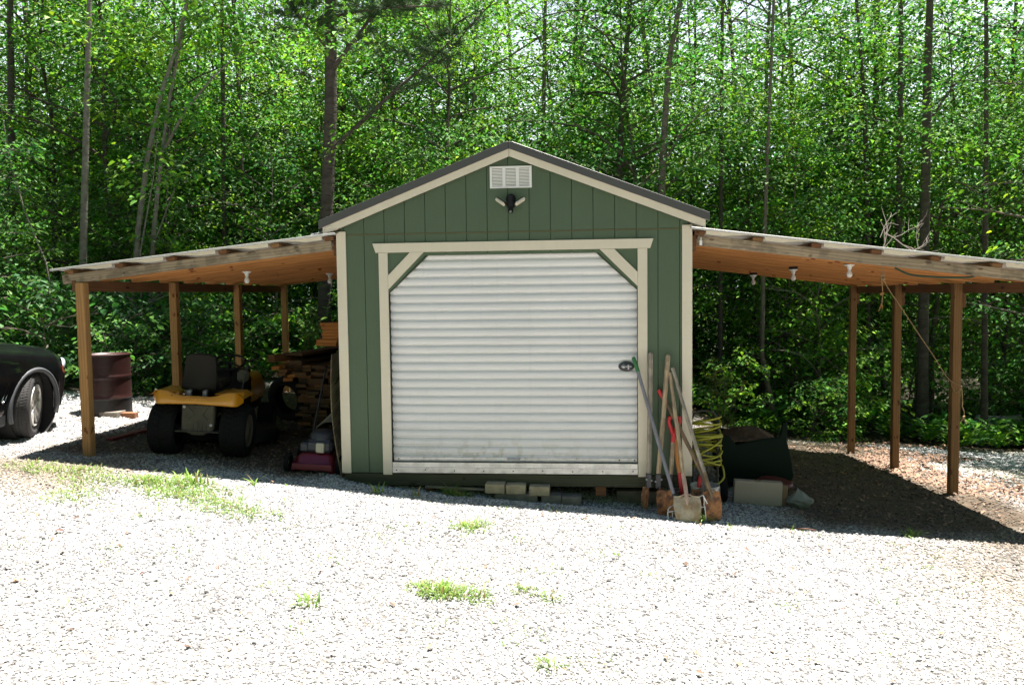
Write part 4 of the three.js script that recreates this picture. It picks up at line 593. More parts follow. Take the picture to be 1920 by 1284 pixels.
{ // garden tractor seen from behind
  const t = thing('garden_tractor', 'yellow garden tractor with grey seat seen from behind', 'tractor', [-3.39, gh(-3.4, -0.5) - 0.01, -0.52], 0.17);
  t.rotation.z = -0.07;
  const wheel = (x, z, R, W, turn) => { const w = new THREE.Group(); w.name = 'wheel'; w.position.set(x, R, z); w.rotation.y = turn; t.add(w); obj('tyre', wheelGeo(R, W, 7), M.rubber, w); const l = []; for (let k = 0; k < 30; k++) for (const e of [-1, 1]) l.push(tf(cbox(W * 0.36, 0.012, R * 0.09, 0.002), [e * W * 0.2, R * 1.0, 0], [0, e * 0.45, 0]).applyMatrix4(new THREE.Matrix4().makeRotationX((k + e * 0.25) / 30 * 6.283))); obj('tread', l, M.rubber, w); obj('rim', tf(lathe([[0.02, 0.02], [R * 0.3, 0.015], [R * 0.5, -0.03], [R * 0.6, 0.0], [R * 0.63, 0.012]], 28), [Math.sign(x) * W * 0.38, 0, 0], [0, 0, -Math.sign(x) * Math.PI / 2]), mat(0.10, 0.088, 0.065, 0.7), w); };
  wheel(-0.37, 0, 0.28, 0.27, 0); wheel(0.355, 0, 0.28, 0.27, 0); wheel(-0.36, -1.3, 0.2, 0.19, 0.1); wheel(0.36, -1.3, 0.2, 0.19, 0.1);
  obj('fender', [
    solid((u, v) => { const x = lerp(-0.455, 0.455, u), a = Math.abs(x) / 0.455, top = lerp(0.665, 0.715, smoothstep(a, 0.3, 0.75)), bot = lerp(0.592, 0.575, a) + (a > 0.9 ? (a - 0.9) * 0.4 : 0); return V(x, lerp(top, bot, v), 0.285 + 0.03 * Math.sin(v * 2.2) - 0.10 * smoothstep(a, 0.82, 1)); }, 40, 8, 0.006),
    ...[-1, 1].map((s) => solid((u, v) => { const x = s * lerp(0.18, 0.47, u), e = smoothstep(u, 0.75, 1); return V(x, 0.712 - 0.012 * (1 - u) - 0.05 * e - 0.06 * smoothstep(v, 0.55, 1) * (0.4 + u), 0.285 - 0.7 * v); }, 12, 14, 0.006))], M.yellow, t);
  obj('deck_pan', bx(-0.22, 0.22, 0.60, 0.64, -0.4, 0.25, 0.01), M.plasticDark, t);
  { const c = document.createElement('canvas'); c.width = 256; c.height = 48; const g = c.getContext('2d'); g.fillStyle = '#bc8011'; g.fillRect(0, 0, 256, 48); g.fillStyle = '#2a0805'; g.font = 'italic bold 44px serif'; g.textAlign = 'center'; g.textBaseline = 'middle'; g.fillText('Cub Cadet', 128, 25);
    const tx = new THREE.CanvasTexture(c); tx.colorSpace = THREE.SRGBColorSpace; const p = obj('lettering', new THREE.PlaneGeometry(0.19, 0.036), mat(1, 1, 1, 0.5, { map: tx }), t); p.position.set(0.01, 0.628, 0.317); }
  for (const [x, y] of [[-0.12, 0.622], [0.125, 0.622], [-0.24, 0.67]]) obj('bolt', tf(lathe([[0, 0.004], [0.006, 0.003], [0.008, 0]], 10), [x, y, 0.315], [Math.PI / 2, 0, 0]), M.darkSteel, t);
  const back = [extr([[-0.165, 0.30], [-0.165, 0.575], [0.165, 0.575], [0.165, 0.32], [0.15, 0.29], [0.1, 0.275], [0.06, 0.25], [-0.06, 0.25], [-0.1, 0.275]], 0.07, 0.012).translate(0, 0, 0.15)]; for (let k = -2; k <= 2; k++) back.push(bx(k * 0.045 - 0.008, k * 0.045 + 0.008, 0.27, 0.40 - Math.abs(k) * 0.02, 0.21, 0.24, 0.005)); back.push(beam(V(-0.11, 0.56, 0.235), V(-0.03, 0.47, 0.235), 0.012, 0.01), beam(V(-0.03, 0.47, 0.235), V(-0.1, 0.41, 0.235), 0.012, 0.01), beam(V(0.11, 0.56, 0.235), V(0.05, 0.47, 0.235), 0.012, 0.01), beam(V(0.05, 0.47, 0.235), V(0.1, 0.41, 0.235), 0.012, 0.01));
  obj('transaxle', back, M.castIron, t);
  for (const [x, y] of [[-0.14, 0.545], [0.135, 0.36]]) obj('bolt', tf(lathe([[0, 0.012], [0.014, 0.01], [0.018, 0]], 12), [x, y, 0.23], [Math.PI / 2, 0, 0]), M.steel, t);
  obj('hitch_plate', bx(-0.22, 0.24, 0.285, 0.297, 0.10, 0.26, 0.003), M.castIron, t);
  obj('axle', tf(new THREE.CylinderGeometry(0.05, 0.05, 0.7, 16), [0, 0.29, 0], [0, 0, Math.PI / 2]), M.black, t);
  obj('seat_back', solid((u, v) => { const a = 2 * u - 1, w = lerp(0.185, 0.165, v) * (1 - 0.06 * v * v); return V(-0.045 + a * w, 0.715 + 0.375 * v - 0.03 * Math.pow(Math.abs(a), 4) * v, 0.08 - 0.05 * a * a - 0.02 * Math.sin(v * 3) + 0.05 * (1 - v)); }, 20, 14, 0.07), M.seat, t);
  obj('seat_base', cbox(0.42, 0.10, 0.40, 0.035).translate(-0.045, 0.75, -0.20), M.seat, t);
  for (const x of [-0.10, 0.06]) { const p = []; for (let k = 0; k <= 36; k++) p.push([x + 0.026 * Math.cos(k * 1.05), 0.64 + k * 0.0022, 0.20 + 0.026 * Math.sin(k * 1.05)]); obj('seat_spring', tube(p, 0.0045, 150, 5), M.steel, t); }
  obj('steering_wheel', [tf(new THREE.TorusGeometry(0.18, 0.014, 10, 40), [0.02, 0.93, -0.78], [-1.15, 0, 0]), rod([0.02, 0.92, -0.78], [0.02, 0.6, -1.0], 0.025, 0.03), ...[0, 2.1, 4.2].map((a) => rod([0.02, 0.925, -0.785], [0.02 + 0.175 * Math.sin(a), 0.93 + 0.175 * Math.cos(a) * 0.41, -0.78 - 0.175 * Math.cos(a) * 0.91], 0.012, 0.01))], M.black, t);
  obj('dash_tower', solid((u, v) => { const a = u * 6.283, w = 0.2, l = 0.12; return V(w * Math.sign(Math.cos(a)) * Math.pow(Math.abs(Math.cos(a)), 0.4), lerp(0.32, 0.80, v), -0.98 + l * Math.sign(Math.sin(a)) * Math.pow(Math.abs(Math.sin(a)), 0.4)); }, 28, 4, -0.01), M.plasticDark, t);
  obj('dash_top', cbox(0.4, 0.05, 0.26, 0.02).translate(0, 0.81, -0.98), M.plasticDark, t);
  obj('hood', solid((u, v) => { const a = Math.PI * u, z = lerp(-1.10, -1.85, v), w = lerp(0.215, 0.20, v), top = lerp(0.80, 0.74, v) - 0.10 * smoothstep(v, 0.8, 1); const cx = -Math.cos(a); return V(w * Math.sign(cx) * Math.pow(Math.abs(cx), 0.35), 0.42 + (top - 0.42) * Math.pow(Math.sin(a), 0.35), z); }, 36, 10, 0.008), M.yellow, t);
  obj('grille', cbox(0.36, 0.3, 0.03, 0.01).translate(0, 0.53, -1.85), M.plasticDark, t);
  obj('engine', cbox(0.34, 0.3, 0.6, 0.03).translate(0, 0.46, -1.45), M.black, t);
  obj('frame', [bx(-0.17, -0.11, 0.3, 0.42, -1.8, 0.15, 0.005), bx(0.11, 0.17, 0.3, 0.42, -1.8, 0.15, 0.005)], M.black, t);
  obj('mower_deck', [tf(lathe([[0, 0.16], [0.3, 0.155], [0.36, 0.12], [0.37, 0.02]], 32), [-0.22, 0.06, -0.75]), tf(lathe([[0, 0.16], [0.3, 0.155], [0.36, 0.12], [0.37, 0.02]], 32), [0.28, 0.062, -0.70])], M.black, t);
  obj('lever', [rod([0.22, 0.6, -0.6], [0.26, 0.88, -0.68], 0.008), tf(new THREE.SphereGeometry(0.022, 12, 10), [0.26, 0.89, -0.68])], M.darkSteel, t);
  obj('fuel_tank', cbox(0.12, 0.14, 0.14, 0.03).translate(0.17, 0.77, -0.86), mat(0.16, 0.15, 0.12, 0.5), t);
}
{ // lumber and the rest behind
  const r = rng(606), t = thing('lumber_stack', 'stack of rough sawn boards beside the shed under the left lean-to', 'lumber', [-2.45, gn(-2.45, -2.6), -2.6]);
  const L = (x, y, z, len, w, h, a, tilt, m) => { const o = obj('plank', cbox(len, h, w, 0.003), m, t); o.rotation.set(0, Math.PI / 2 + a, 0); o.rotateZ(tilt); o.position.set(x + 2.45, y - t.position.y, z + 2.6); };
  for (const z of [-1.9, -3.4]) { const o = obj('bearer', cbox(1.3, 0.09, 0.09, 0.004), M.plank[3], t); o.position.set(0.02, 0.05, z + 2.6); }
  let y = gn(-2.45, -2.6) + 0.095;
  for (let row = 0; row < 19; row++) {
    const h = row % 5 === 4 ? 0.07 : 0.038; let x = (row > 12 ? -2.98 : -2.76) + 0.12 * r();
    while (x < -1.86) { const w = 0.09 + 0.09 * r(); if (r() > 0.06) L(x + w / 2, y + h / 2, -2.75 + 0.22 * (r() - 0.5), 2.3 + 0.25 * r(), w, h * 0.96, 0.03 * (r() - 0.5), 0, M.plank[Math.floor(r() * 4)]); x += w + 0.012; }
    y += h + 0.001;
  }
  const top = y, extra = [[-2.98, top + 0.03, -2.3, 1.5, 0.14, 0.05, 0.35], [-2.86, top + 0.075, -2.2, 1.3, 0.10, 0.09, -0.28], [-2.6, top + 0.03, -2.5, 2, 0.16, 0.05, -0.12], [-2.3, top + 0.03, -2.6, 2.2, 0.2, 0.05, 0.1], [-2.35, top + 0.085, -2.4, 2, 0.18, 0.04, 0.22], [-2.6, top + 0.125, -2.5, 1.8, 0.24, 0.035, -0.2], [-2.2, top + 0.16, -2.6, 2, 0.24, 0.035, 0.15]];
  for (const [x, yy, z, len, w, h, a] of extra) L(x, yy, z, len, w, h, a, 0, M.plank[Math.floor(r() * 3)]);
  L(-3.02, 0.80, -2.35, 1.6, 0.09, 0.04, 0.28, 0, M.lumberBright); L(-3.08, 0.755, -2.3, 1.5, 0.11, 0.04, 0.32, 0, M.lumberBright); L(-3.03, 0.905, -2.4, 1.6, 0.13, 0.04, 0.1, 0, M.lumberBright); L(-2.86, 0.90, -2.2, 1.4, 0.10, 0.045, -0.15, 0, M.lumberBright);
  const u = thing('board_stack', 'small stack of bright orange boards high beside the shed corner', 'boards', [-2.2, 1.165, -1.95]);
  obj('bearer', cbox(0.6, 0.045, 0.3, 0.004).translate(0.05, -0.03, 0), M.plank[3], u);
  for (let k = 0; k < 7; k++) { const o = obj('plank', cbox(0.9, 0.038, 0.28, 0.003), M.lumberBright, u); o.rotation.y = 1.4 + 0.25 * (r() - 0.5); o.position.set(0.02 * (r() - 0.5) - 0.03 + 0.006 * k, 0.013 + k * 0.0395, 0.05 * (r() - 0.5)); }
  const w = thing('old_tyre', 'black tyre standing against the lumber stack', 'tyre', [-3.32, 0.37, -2.85], 1.25); w.rotation.z = 0.12; obj('tyre', wheelGeo(0.31, 0.2, 6), M.rubber, w);
  const b = thing('warped_board', 'thin warped board leaning on the left side of the shed', 'board', [-1.76, gn(-1.76, -0.1), -0.1]);
  obj('board', solid((p, q) => V(0.05 - 0.20 * q - 0.05 * Math.sin(q * 3.1) , 0.0 + 1.2 * q, 0.06 - 0.40 * q - p * 0.28), 3, 14, 0.012), M.handle, b);
  const rr = thing('red_board', 'long dark red board lying on the gravel left of the tractor', 'board', [-4.52, gn(-4.52, -1.15), -1.15]); obj('board', beam(V(-0.06, 0.02, 0.42), V(0.08, 0.02, -0.55), 0.035, 0.09), mat(0.22, 0.04, 0.035, 0.7, { map: T.wood }), rr);
}
{ // push mower
  const t = thing('push_mower', 'dark red push lawn mower with black engine beside the shed corner', 'lawn mower', [-2.06, gn(-2.06, -0.3), -0.36], 0.06); t.rotation.z = -0.06;
  obj('deck', [solid((u, v) => { const a = 2 * u - 1, z = lerp(0.26, -0.28, v), w = 0.21 + 0.02 * Math.sin(v * 3), e = Math.abs(a), e2 = Math.abs(2 * v - 1); return V(a * w, 0.19 - 0.10 * Math.pow(e, 5) - 0.12 * smoothstep(1 - v, 0.78, 1), z); }, 24, 20, 0.006), extr([[-0.21, 0.035], [0.21, 0.035], [0.2, 0.10], [-0.2, 0.10]], 0.02, 0.006).translate(0, 0, 0.25)], M.mowerRed, t);
  for (const [x, z] of [[-0.26, 0.2], [0.26, 0.2], [-0.26, -0.26], [0.26, -0.26]]) { const w = new THREE.Group(); w.name = 'wheel'; w.position.set(x, 0.095, z); t.add(w); obj('tyre', wheelGeo(0.095, 0.05, 4), M.rubber, w); obj('hub', tf(lathe([[0, 0.012], [0.03, 0.012], [0.058, 0.002], [0.06, -0.01]], 20), [Math.sign(x) * 0.022, 0, 0], [0, 0, -Math.sign(x) * Math.PI / 2]), M.whiteDirty, w); }
  obj('engine', [cbox(0.27, 0.13, 0.27, 0.03).translate(0.03, 0.255, 0.02), tf(lathe([[0, 0.09], [0.09, 0.085], [0.125, 0.05], [0.13, 0]], 24), [0.03, 0.315, 0]), cbox(0.1, 0.1, 0.09, 0.02).translate(-0.12, 0.24, 0.1)], mat(0.035, 0.038, 0.05, 0.5), t);
  obj('muffler_guard', [cbox(0.085, 0.1, 0.03, 0.012).translate(0.05, 0.245, 0.165), bx(0.03, 0.07, 0.225, 0.27, 0.18, 0.186, 0.006)], mat(0.5, 0.48, 0.36, 0.5), t);
  obj('fuel_cap', tf(lathe([[0, 0.02], [0.03, 0.018], [0.032, 0]], 16), [-0.07, 0.34, 0.05]), M.black, t);
  for (const s of [-1, 1]) obj('handle', tube([[s * 0.2, 0.14, -0.28], [s * 0.2, 0.35, -0.5], [s * 0.2, 0.9, -0.85]], 0.011, 20, 8), M.darkSteel, t);
  obj('handle_bar', tube([[-0.2, 0.9, -0.85], [-0.18, 0.95, -0.88], [0.18, 0.95, -0.88], [0.2, 0.9, -0.85]], 0.013, 20, 8), M.black, t);
  obj('grass_bag', solid((u, v) => { const a = u * 6.283; return V(0.02 + 0.19 * Math.cos(a) * (1 - 0.3 * v), 0.24 + 0.20 * Math.sin(a) * (1 - 0.25 * v) + 0.12 * v, -0.3 - 0.42 * v); }, 24, 8, -0.01), mat(0.28, 0.25, 0.2, 0.9, { map: T.mottle }), t);
  obj('spark_lead', tube([[-0.05, 0.3, 0.17], [-0.1, 0.33, 0.2], [-0.15, 0.28, 0.18]], 0.005, 16, 6), M.black, t);
}
// ---------------------------------------------------------------- tools leaning on the shed, and the things beyond
function shovelBlade(w, len, m, dish = 0.03) {             // hangs down from its step at y = 0, faces +z
  return solid((u, v) => { const a = 2 * u - 1, hw = w / 2 * (v < 0.55 ? 1 + 0.06 * Math.sin(v * 5) : Math.sqrt(Math.max(0.0, 1 - Math.pow((v - 0.55) / 0.52, 2.3)))) ; const crease = Math.exp(-a * a * 22) * smoothstep(1 - v, 0.25, 0.95) * 0.022; return V(a * hw, -v * len, dish * (a * a - 0.4) + crease + 0.02 * Math.sin(v * 2.6)); }, 22, 18, 0.003);
}
function shovel(label, tip, step, up, o) {                 // step: top middle of the blade, tip: its point, up: list of points along the handle
  const t = thing('shovel', label, 'shovel', tip), R = (p) => V(p[0] - tip[0], p[1] - tip[1], p[2] - tip[2]);
  const y = V(step[0] - tip[0], step[1] - tip[1], step[2] - tip[2]), len = y.length(); y.normalize();
  const z = V(o.face ?? 0, 0.0, 1); z.addScaledVector(y, -z.dot(y)).normalize(); const x = y.clone().cross(z);
  const mx = new THREE.Matrix4().makeBasis(x, y, z).setPosition(R(step));
  obj('blade', shovelBlade(o.w, len, 0, 0.022).applyMatrix4(mx), o.m, t);
  const edge = []; for (const s of [-1, 1]) edge.push(tube([V(s * 0.02, 0.022, 0.006), V(s * 0.045, 0.008, 0.008), V(s * o.w * 0.30, 0.002, 0.008), V(s * o.w * 0.5, 0.0, 0.014)].map((p) => p.applyMatrix4(mx)), 0.006, 14, 6)); obj('foot_step', edge, o.edge ?? o.m, t);
  const P = up.map(R), sock = P[1]; obj('socket', taper([V(0, -len * 0.42, 0.012).applyMatrix4(mx), V(0, -0.02, 0.02).applyMatrix4(mx), P[0], sock], [0.006, 0.018, 0.02, 0.0195], 12), o.sock ?? o.m, t);
  obj('handle', taper(P.slice(1), P.slice(1).map((_, i) => i === P.length - 2 ? 0.0165 : 0.018), 12), o.h, t);
  return t;
}
shovel('tan round point shovel, frontmost of the leaning shovels', [1.611, -0.345, 0.40], [1.609, -0.118, 0.31], [[1.606, -0.06, 0.275], [1.585, 0.08, 0.235], [1.572, 0.24, 0.19], [1.535, 0.55, 0.13], [1.487, 0.99, 0.045]], { w: 0.235, m: M.bladeTan, edge: M.bladeTan, sock: mat(0.5, 0.36, 0.3, 0.6, { map: T.mottle }), h: M.handle });
shovel('rusty orange shovel, rightmost of the leaning shovels', [1.846, -0.35, 0.31], [1.831, -0.088, 0.25], [[1.815, -0.04, 0.235], [1.78, 0.09, 0.215], [1.74, 0.22, 0.19], [1.63, 0.6, 0.12], [1.51, 1.035, 0.045]], { w: 0.165, m: M.rust, sock: M.handleDark, h: M.handleGrey, face: 0.25 });
shovel('rusty shovel half hidden behind the tan shovel, dark handle with a red grip', [1.74, -0.35, 0.22], [1.775, -0.10, 0.17], [[1.80, -0.03, 0.155], [1.76, 0.08, 0.145], [1.68, 0.25, 0.12], [1.55, 0.52, 0.08], [1.455, 0.70, 0.045]], { w: 0.2, m: M.rust, sock: mat(0.2, 0.18, 0.15, 0.8, { map: T.mottle }), h: M.handleDark });
{ const t = scene.children[scene.children.length - 1], o = t.position; obj('grip', rod([1.455 - o.x, 0.70 - o.y, 0.045 - o.z], [1.385, 0.825].map((q, i) => q - [o.x, o.y][i]).concat(0.025 - o.z), 0.022, 0.02, 12), M.redPaint, t); }
{ // D-grip spade behind
  const t = thing('spade', 'wooden spade with a red D-shaped grip behind the other tools', 'spade', [1.42, -0.33, 0.14]), L = (x, y, z) => V(x - 1.42, y + 0.33, z - 0.14);
  obj('grip', [tube([L(1.515, 0.41, 0.06), L(1.495, 0.47, 0.055), L(1.478, 0.545, 0.05), L(1.49, 0.575, 0.05)], 0.019, 20, 9), tube([L(1.53, 0.41, 0.06), L(1.548, 0.47, 0.055), L(1.575, 0.535, 0.05), L(1.568, 0.575, 0.05)], 0.019, 20, 9), rod(L(1.49, 0.57, 0.05).toArray(), L(1.568, 0.57, 0.05).toArray(), 0.014), rod(L(1.523, 0.42, 0.06).toArray(), L(1.512, 0.33, 0.065).toArray(), 0.024, 0.02, 12)], M.redPaint, t);
  obj('handle', taper([L(1.512, 0.335, 0.065), L(1.497, 0.12, 0.09), L(1.488, 0.02, 0.10)], [0.02, 0.02, 0.019], 12), M.handle, t);
  obj('socket', taper([L(1.489, 0.04, 0.10), L(1.48, -0.10, 0.115), L(1.47, -0.2, 0.125)], [0.0215, 0.02, 0.012], 12), M.darkSteel, t);
  obj('blade', shovelBlade(0.18, 0.17, 0, 0.015).translate(0.05, 0.18, 0.0), M.darkSteel, t);
}
{ const t = thing('fork', 'fork with an orange and red handle behind the leaning shovels', 'fork', [1.60, -0.3, 0.10]), L = (x, y, z) => V(x - 1.60, y + 0.3, z - 0.1); obj('handle', taper([L(1.53, 0.37, 0.035), L(1.555, 0.16, 0.06), L(1.572, 0.05, 0.07)], [0.02, 0.019, 0.019], 10), M.orange, t); obj('socket', taper([L(1.572, 0.05, 0.07), L(1.59, -0.12, 0.085), L(1.595, -0.17, 0.09)], [0.02, 0.019, 0.014], 10), M.redPaint, t); obj('head', [rod([-0.07, 0.13, -0.01], [0.07, 0.13, -0.01], 0.008), ...[-0.06, -0.02, 0.02, 0.06].map((x) => rod([x, 0.13, -0.01], [x, -0.02, 0.02], 0.006, 0.004))], M.darkSteel, t); }
{ // bow rake with a green grip
  const t = thing('bow_rake', 'steel rake on a dark pole with a green grip, leaning across the door post', 'rake', [1.61, -0.32, 0.335]), L = (x, y, z) => V(x - 1.61, y + 0.32, z - 0.335);
  obj('grip', taper([L(1.148, 1.135, 0.03), L(1.152, 1.125, 0.032), L(1.192, 1.0, 0.055)], [0.012, 0.0195, 0.019], 12), M.green2, t);
  obj('handle', taper([L(1.192, 1.0, 0.055), L(1.35, 0.42, 0.17), L(1.495, -0.10, 0.275)], [0.0165, 0.0165, 0.0165], 12), M.blue, t);
  obj('ferrule', taper([L(1.495, -0.10, 0.275), L(1.507, -0.145, 0.285)], [0.018, 0.012], 12), M.darkSteel, t);
  const st = M.whiteDirty;
  obj('bow', [tube([L(1.505, -0.14, 0.285), L(1.53, -0.17, 0.30), L(1.49, -0.19, 0.335), L(1.445, -0.215, 0.35), L(1.435, -0.25, 0.355)], 0.0055, 24, 6), tube([L(1.505, -0.14, 0.285), L(1.60, -0.15, 0.29), L(1.70, -0.13, 0.31), L(1.755, -0.10, 0.325), L(1.762, -0.2, 0.335)], 0.0055, 24, 6), rod(L(1.435, -0.25, 0.352).toArray(), L(1.775, -0.2, 0.335).toArray(), 0.007)], M.steel, t);
  for (let k = 0; k < 9; k++) { const f = k / 8, x = lerp(1.435, 1.768, f), y = lerp(-0.245, -0.205, f); obj('tine', tube([L(x, y, lerp(0.352, 0.335, f)), L(x + 0.003, y - 0.05, lerp(0.365, 0.35, f)), L(x + 0.012, y - lerp(0.075, 0.14, f), lerp(0.37, 0.36, f))], 0.0048, 8, 6), f === 1 || f === 0 ? M.porcelain : M.steel, t); }  // end tines white: sunlight on the steel put into their colour
  obj('bow_end', tube([L(1.755, -0.098, 0.325), L(1.77, -0.13, 0.335), L(1.79, -0.17, 0.34)], 0.005, 8, 6), M.porcelain, t);  // whitened like the end tines, as sunlit steel
}
{ // post hole digger: two wooden handles bolted to two blades
  const t = thing('post_hole_digger', 'post hole digger with two weathered wooden handles and a rusty blade', 'digger', [1.36, -0.31, 0.18]), L = (x, y, z) => V(x - 1.36, y + 0.31, z - 0.18);
  obj('handle', taper([L(1.31, 1.175, 0.04), L(1.309, 1.16, 0.045), L(1.30, 0.6, 0.075), L(1.288, 0.03, 0.105)], [0.018, 0.023, 0.0225, 0.0225], 12), M.handleGrey, t);
  obj('handle', taper([L(1.473, 1.155, 0.03), L(1.471, 1.14, 0.035), L(1.425, 0.6, 0.075), L(1.372, 0.03, 0.12)], [0.018, 0.023, 0.0225, 0.0225], 12), M.handle, t);
  for (const [x, z] of [[1.286, 0.107], [1.372, 0.122]]) obj('bracket', bx(x - 1.36 - 0.027, x - 1.36 + 0.027, 0.225, 0.36, z - 0.18 - 0.03, z - 0.18 + 0.028, 0.006), M.darkSteel, t);
  for (const [x, y] of [[1.262, 0.0], [1.31, -0.01], [1.345, -0.02], [1.40, 0.0]]) obj('bolt', tf(lathe([[0, 0.008], [0.008, 0.006], [0.01, 0]], 10), [x - 1.36, y + 0.31, -0.03], [Math.PI / 2, 0, 0]), M.steel, t);
  obj('strap', [beam(L(1.28, -0.08, 0.115), L(1.268, -0.28, 0.14), 0.012, 0.03, 0.003, V(1, 0, 0)), beam(L(1.378, -0.07, 0.13), L(1.40, -0.16, 0.18), 0.03, 0.012)], M.rust, t);
  const b = shovelBlade(0.17, 0.25, 0, 0.05); b.rotateX(-0.06); b.translate(1.432 - 1.36, -0.085 + 0.31, 0.215 - 0.18); obj('blade', b, M.rust, t);
  const c = shovelBlade(0.10, 0.2, 0, 0.03); c.rotateY(-1.2); c.translate(1.272 - 1.36, -0.09 + 0.31, 0.10 - 0.18); obj('blade', c, M.rust, t);
}
{ // bucket
  const t = thing('bucket', 'dirty white bucket on the gravel at the shed corner', 'bucket', [1.815, gn(1.815, 0.02) , 0.02]);
  obj('shell', lathe([[0, 0.01], [0.105, 0.01], [0.108, 0.0], [0.112, 0.01], [0.127, 0.2], [0.133, 0.205], [0.129, 0.215], [0.132, 0.245], [0.138, 0.25], [0.136, 0.262], [0.128, 0.262], [0.108, 0.02], [0, 0.018]], 36), M.whiteDirty, t);
  obj('bail', tube([[-0.136, 0.235, 0], [-0.11, 0.17, 0.1], [0, 0.13, 0.148], [0.11, 0.17, 0.1], [0.136, 0.235, 0]], 0.003, 24, 6), M.steel, t);
  const h = thing('hand_tool', 'small hand tool with a red handle standing in the bucket', 'hand tool', [1.77, gn(1.815, 0.02) + 0.03, 0.05]);
  obj('handle', taper([[-0.03, 0.16, 0.05], [-0.02, 0.22, 0.045], [0.0, 0.33, 0.03], [0.002, 0.335, 0.03]], [0.02, 0.023, 0.02, 0.012], 12), M.redPaint, h); obj('blade', [beam(V(0.0, 0.33, 0.03), V(0.004, 0.4, 0.02), 0.03, 0.006), rod([0.02, 0.3, 0.02], [0.028, 0.38, 0.01], 0.007), rod([-0.03, 0.17, 0.05], [0.02, 0.0, 0.0], 0.01)], M.steel, h);
}
{ // hand truck with a hose round it
  const x0 = 1.75, x1 = 1.992, z = -0.34, g = gn(1.87, z), t = thing('hand_truck', 'grey hand truck standing behind the right corner of the shed', 'hand truck', [1.87, g, z]), X = (x) => x - 1.87;
  obj('frame', [tube([[X(x0), 0.05, 0.02], [X(x0), 0.5, 0], [X(x0), 0.84, -0.04], [X(x0) + 0.05, 0.90, -0.05], [X(x1) - 0.05, 0.90, -0.05], [X(x1), 0.84, -0.04], [X(x1), 0.5, 0], [X(x1), 0.05, 0.02]], 0.0125, 60, 9)], M.castIron, t);
  for (const y of [0.2, 0.45, 0.7]) obj('crossbar', rod([X(x0), y, 0.0], [X(x1), y, 0.0], 0.009), M.castIron, t);
  obj('toe_plate', bx(X(x0) - 0.02, X(x1) + 0.02, 0.03, 0.036, 0.02, 0.2, 0.002), M.darkSteel, t);
  for (const s of [-1, 1]) { const w = new THREE.Group(); w.name = 'wheel'; w.position.set(s * 0.185, 0.125, -0.08); t.add(w); obj('tyre', wheelGeo(0.125, 0.07, 4), M.rubber, w); obj('hub', tf(new THREE.CylinderGeometry(0.06, 0.06, 0.05, 20), [0, 0, 0], [0, 0, Math.PI / 2]), M.whiteDirty, w); }
  const r = rng(707), p = [], turns = 13; for (let k = 0; k <= turns * 14; k++) { const a = k / 14 * 6.283, f = k / (turns * 14), i = Math.floor(k / 14), lump = f < 0.45 ? 0 : 0; const band = [0.49, 0.46, 0.42, 0.36, 0.345, 0.335, 0.33, 0.24, 0.22, 0.19, 0.16, 0.11, 0.06, 0.02], y = lerp(band[i] ?? 0.02, band[i + 1] ?? 0.02, (k % 14) / 14), tl = [0.03, -0.02, 0.015, -0.01, 0.01, 0, 0.01, -0.035, 0.05, -0.05, 0.035, -0.03, 0.04, 0][i] ?? 0; p.push([1.87 + (0.148 + 0.018 * hash(i, 3, 1)) * Math.cos(a) + 0.006 * (r() - 0.5), y + tl * Math.cos(a) + 0.035 * Math.sin(a * 1 + i) * (i > 6 ? 1 : 0.35), z + (0.12 + 0.02 * hash(i, 4, 1)) * Math.sin(a)]); }
  p.push([2.04, 0.0, z + 0.05], [2.035, -0.07, z + 0.1], [1.96, -0.13, z + 0.14], [1.90, -0.17, z + 0.16]);
  const h = thing('air_hose', 'yellow hose wound many times around the hand truck', 'hose', [1.87, g, z]); obj('hose', tube(p.map((q) => [q[0] - 1.87, q[1] - g, q[2] - z]), 0.0095, 900, 7), M.hose, h);
}
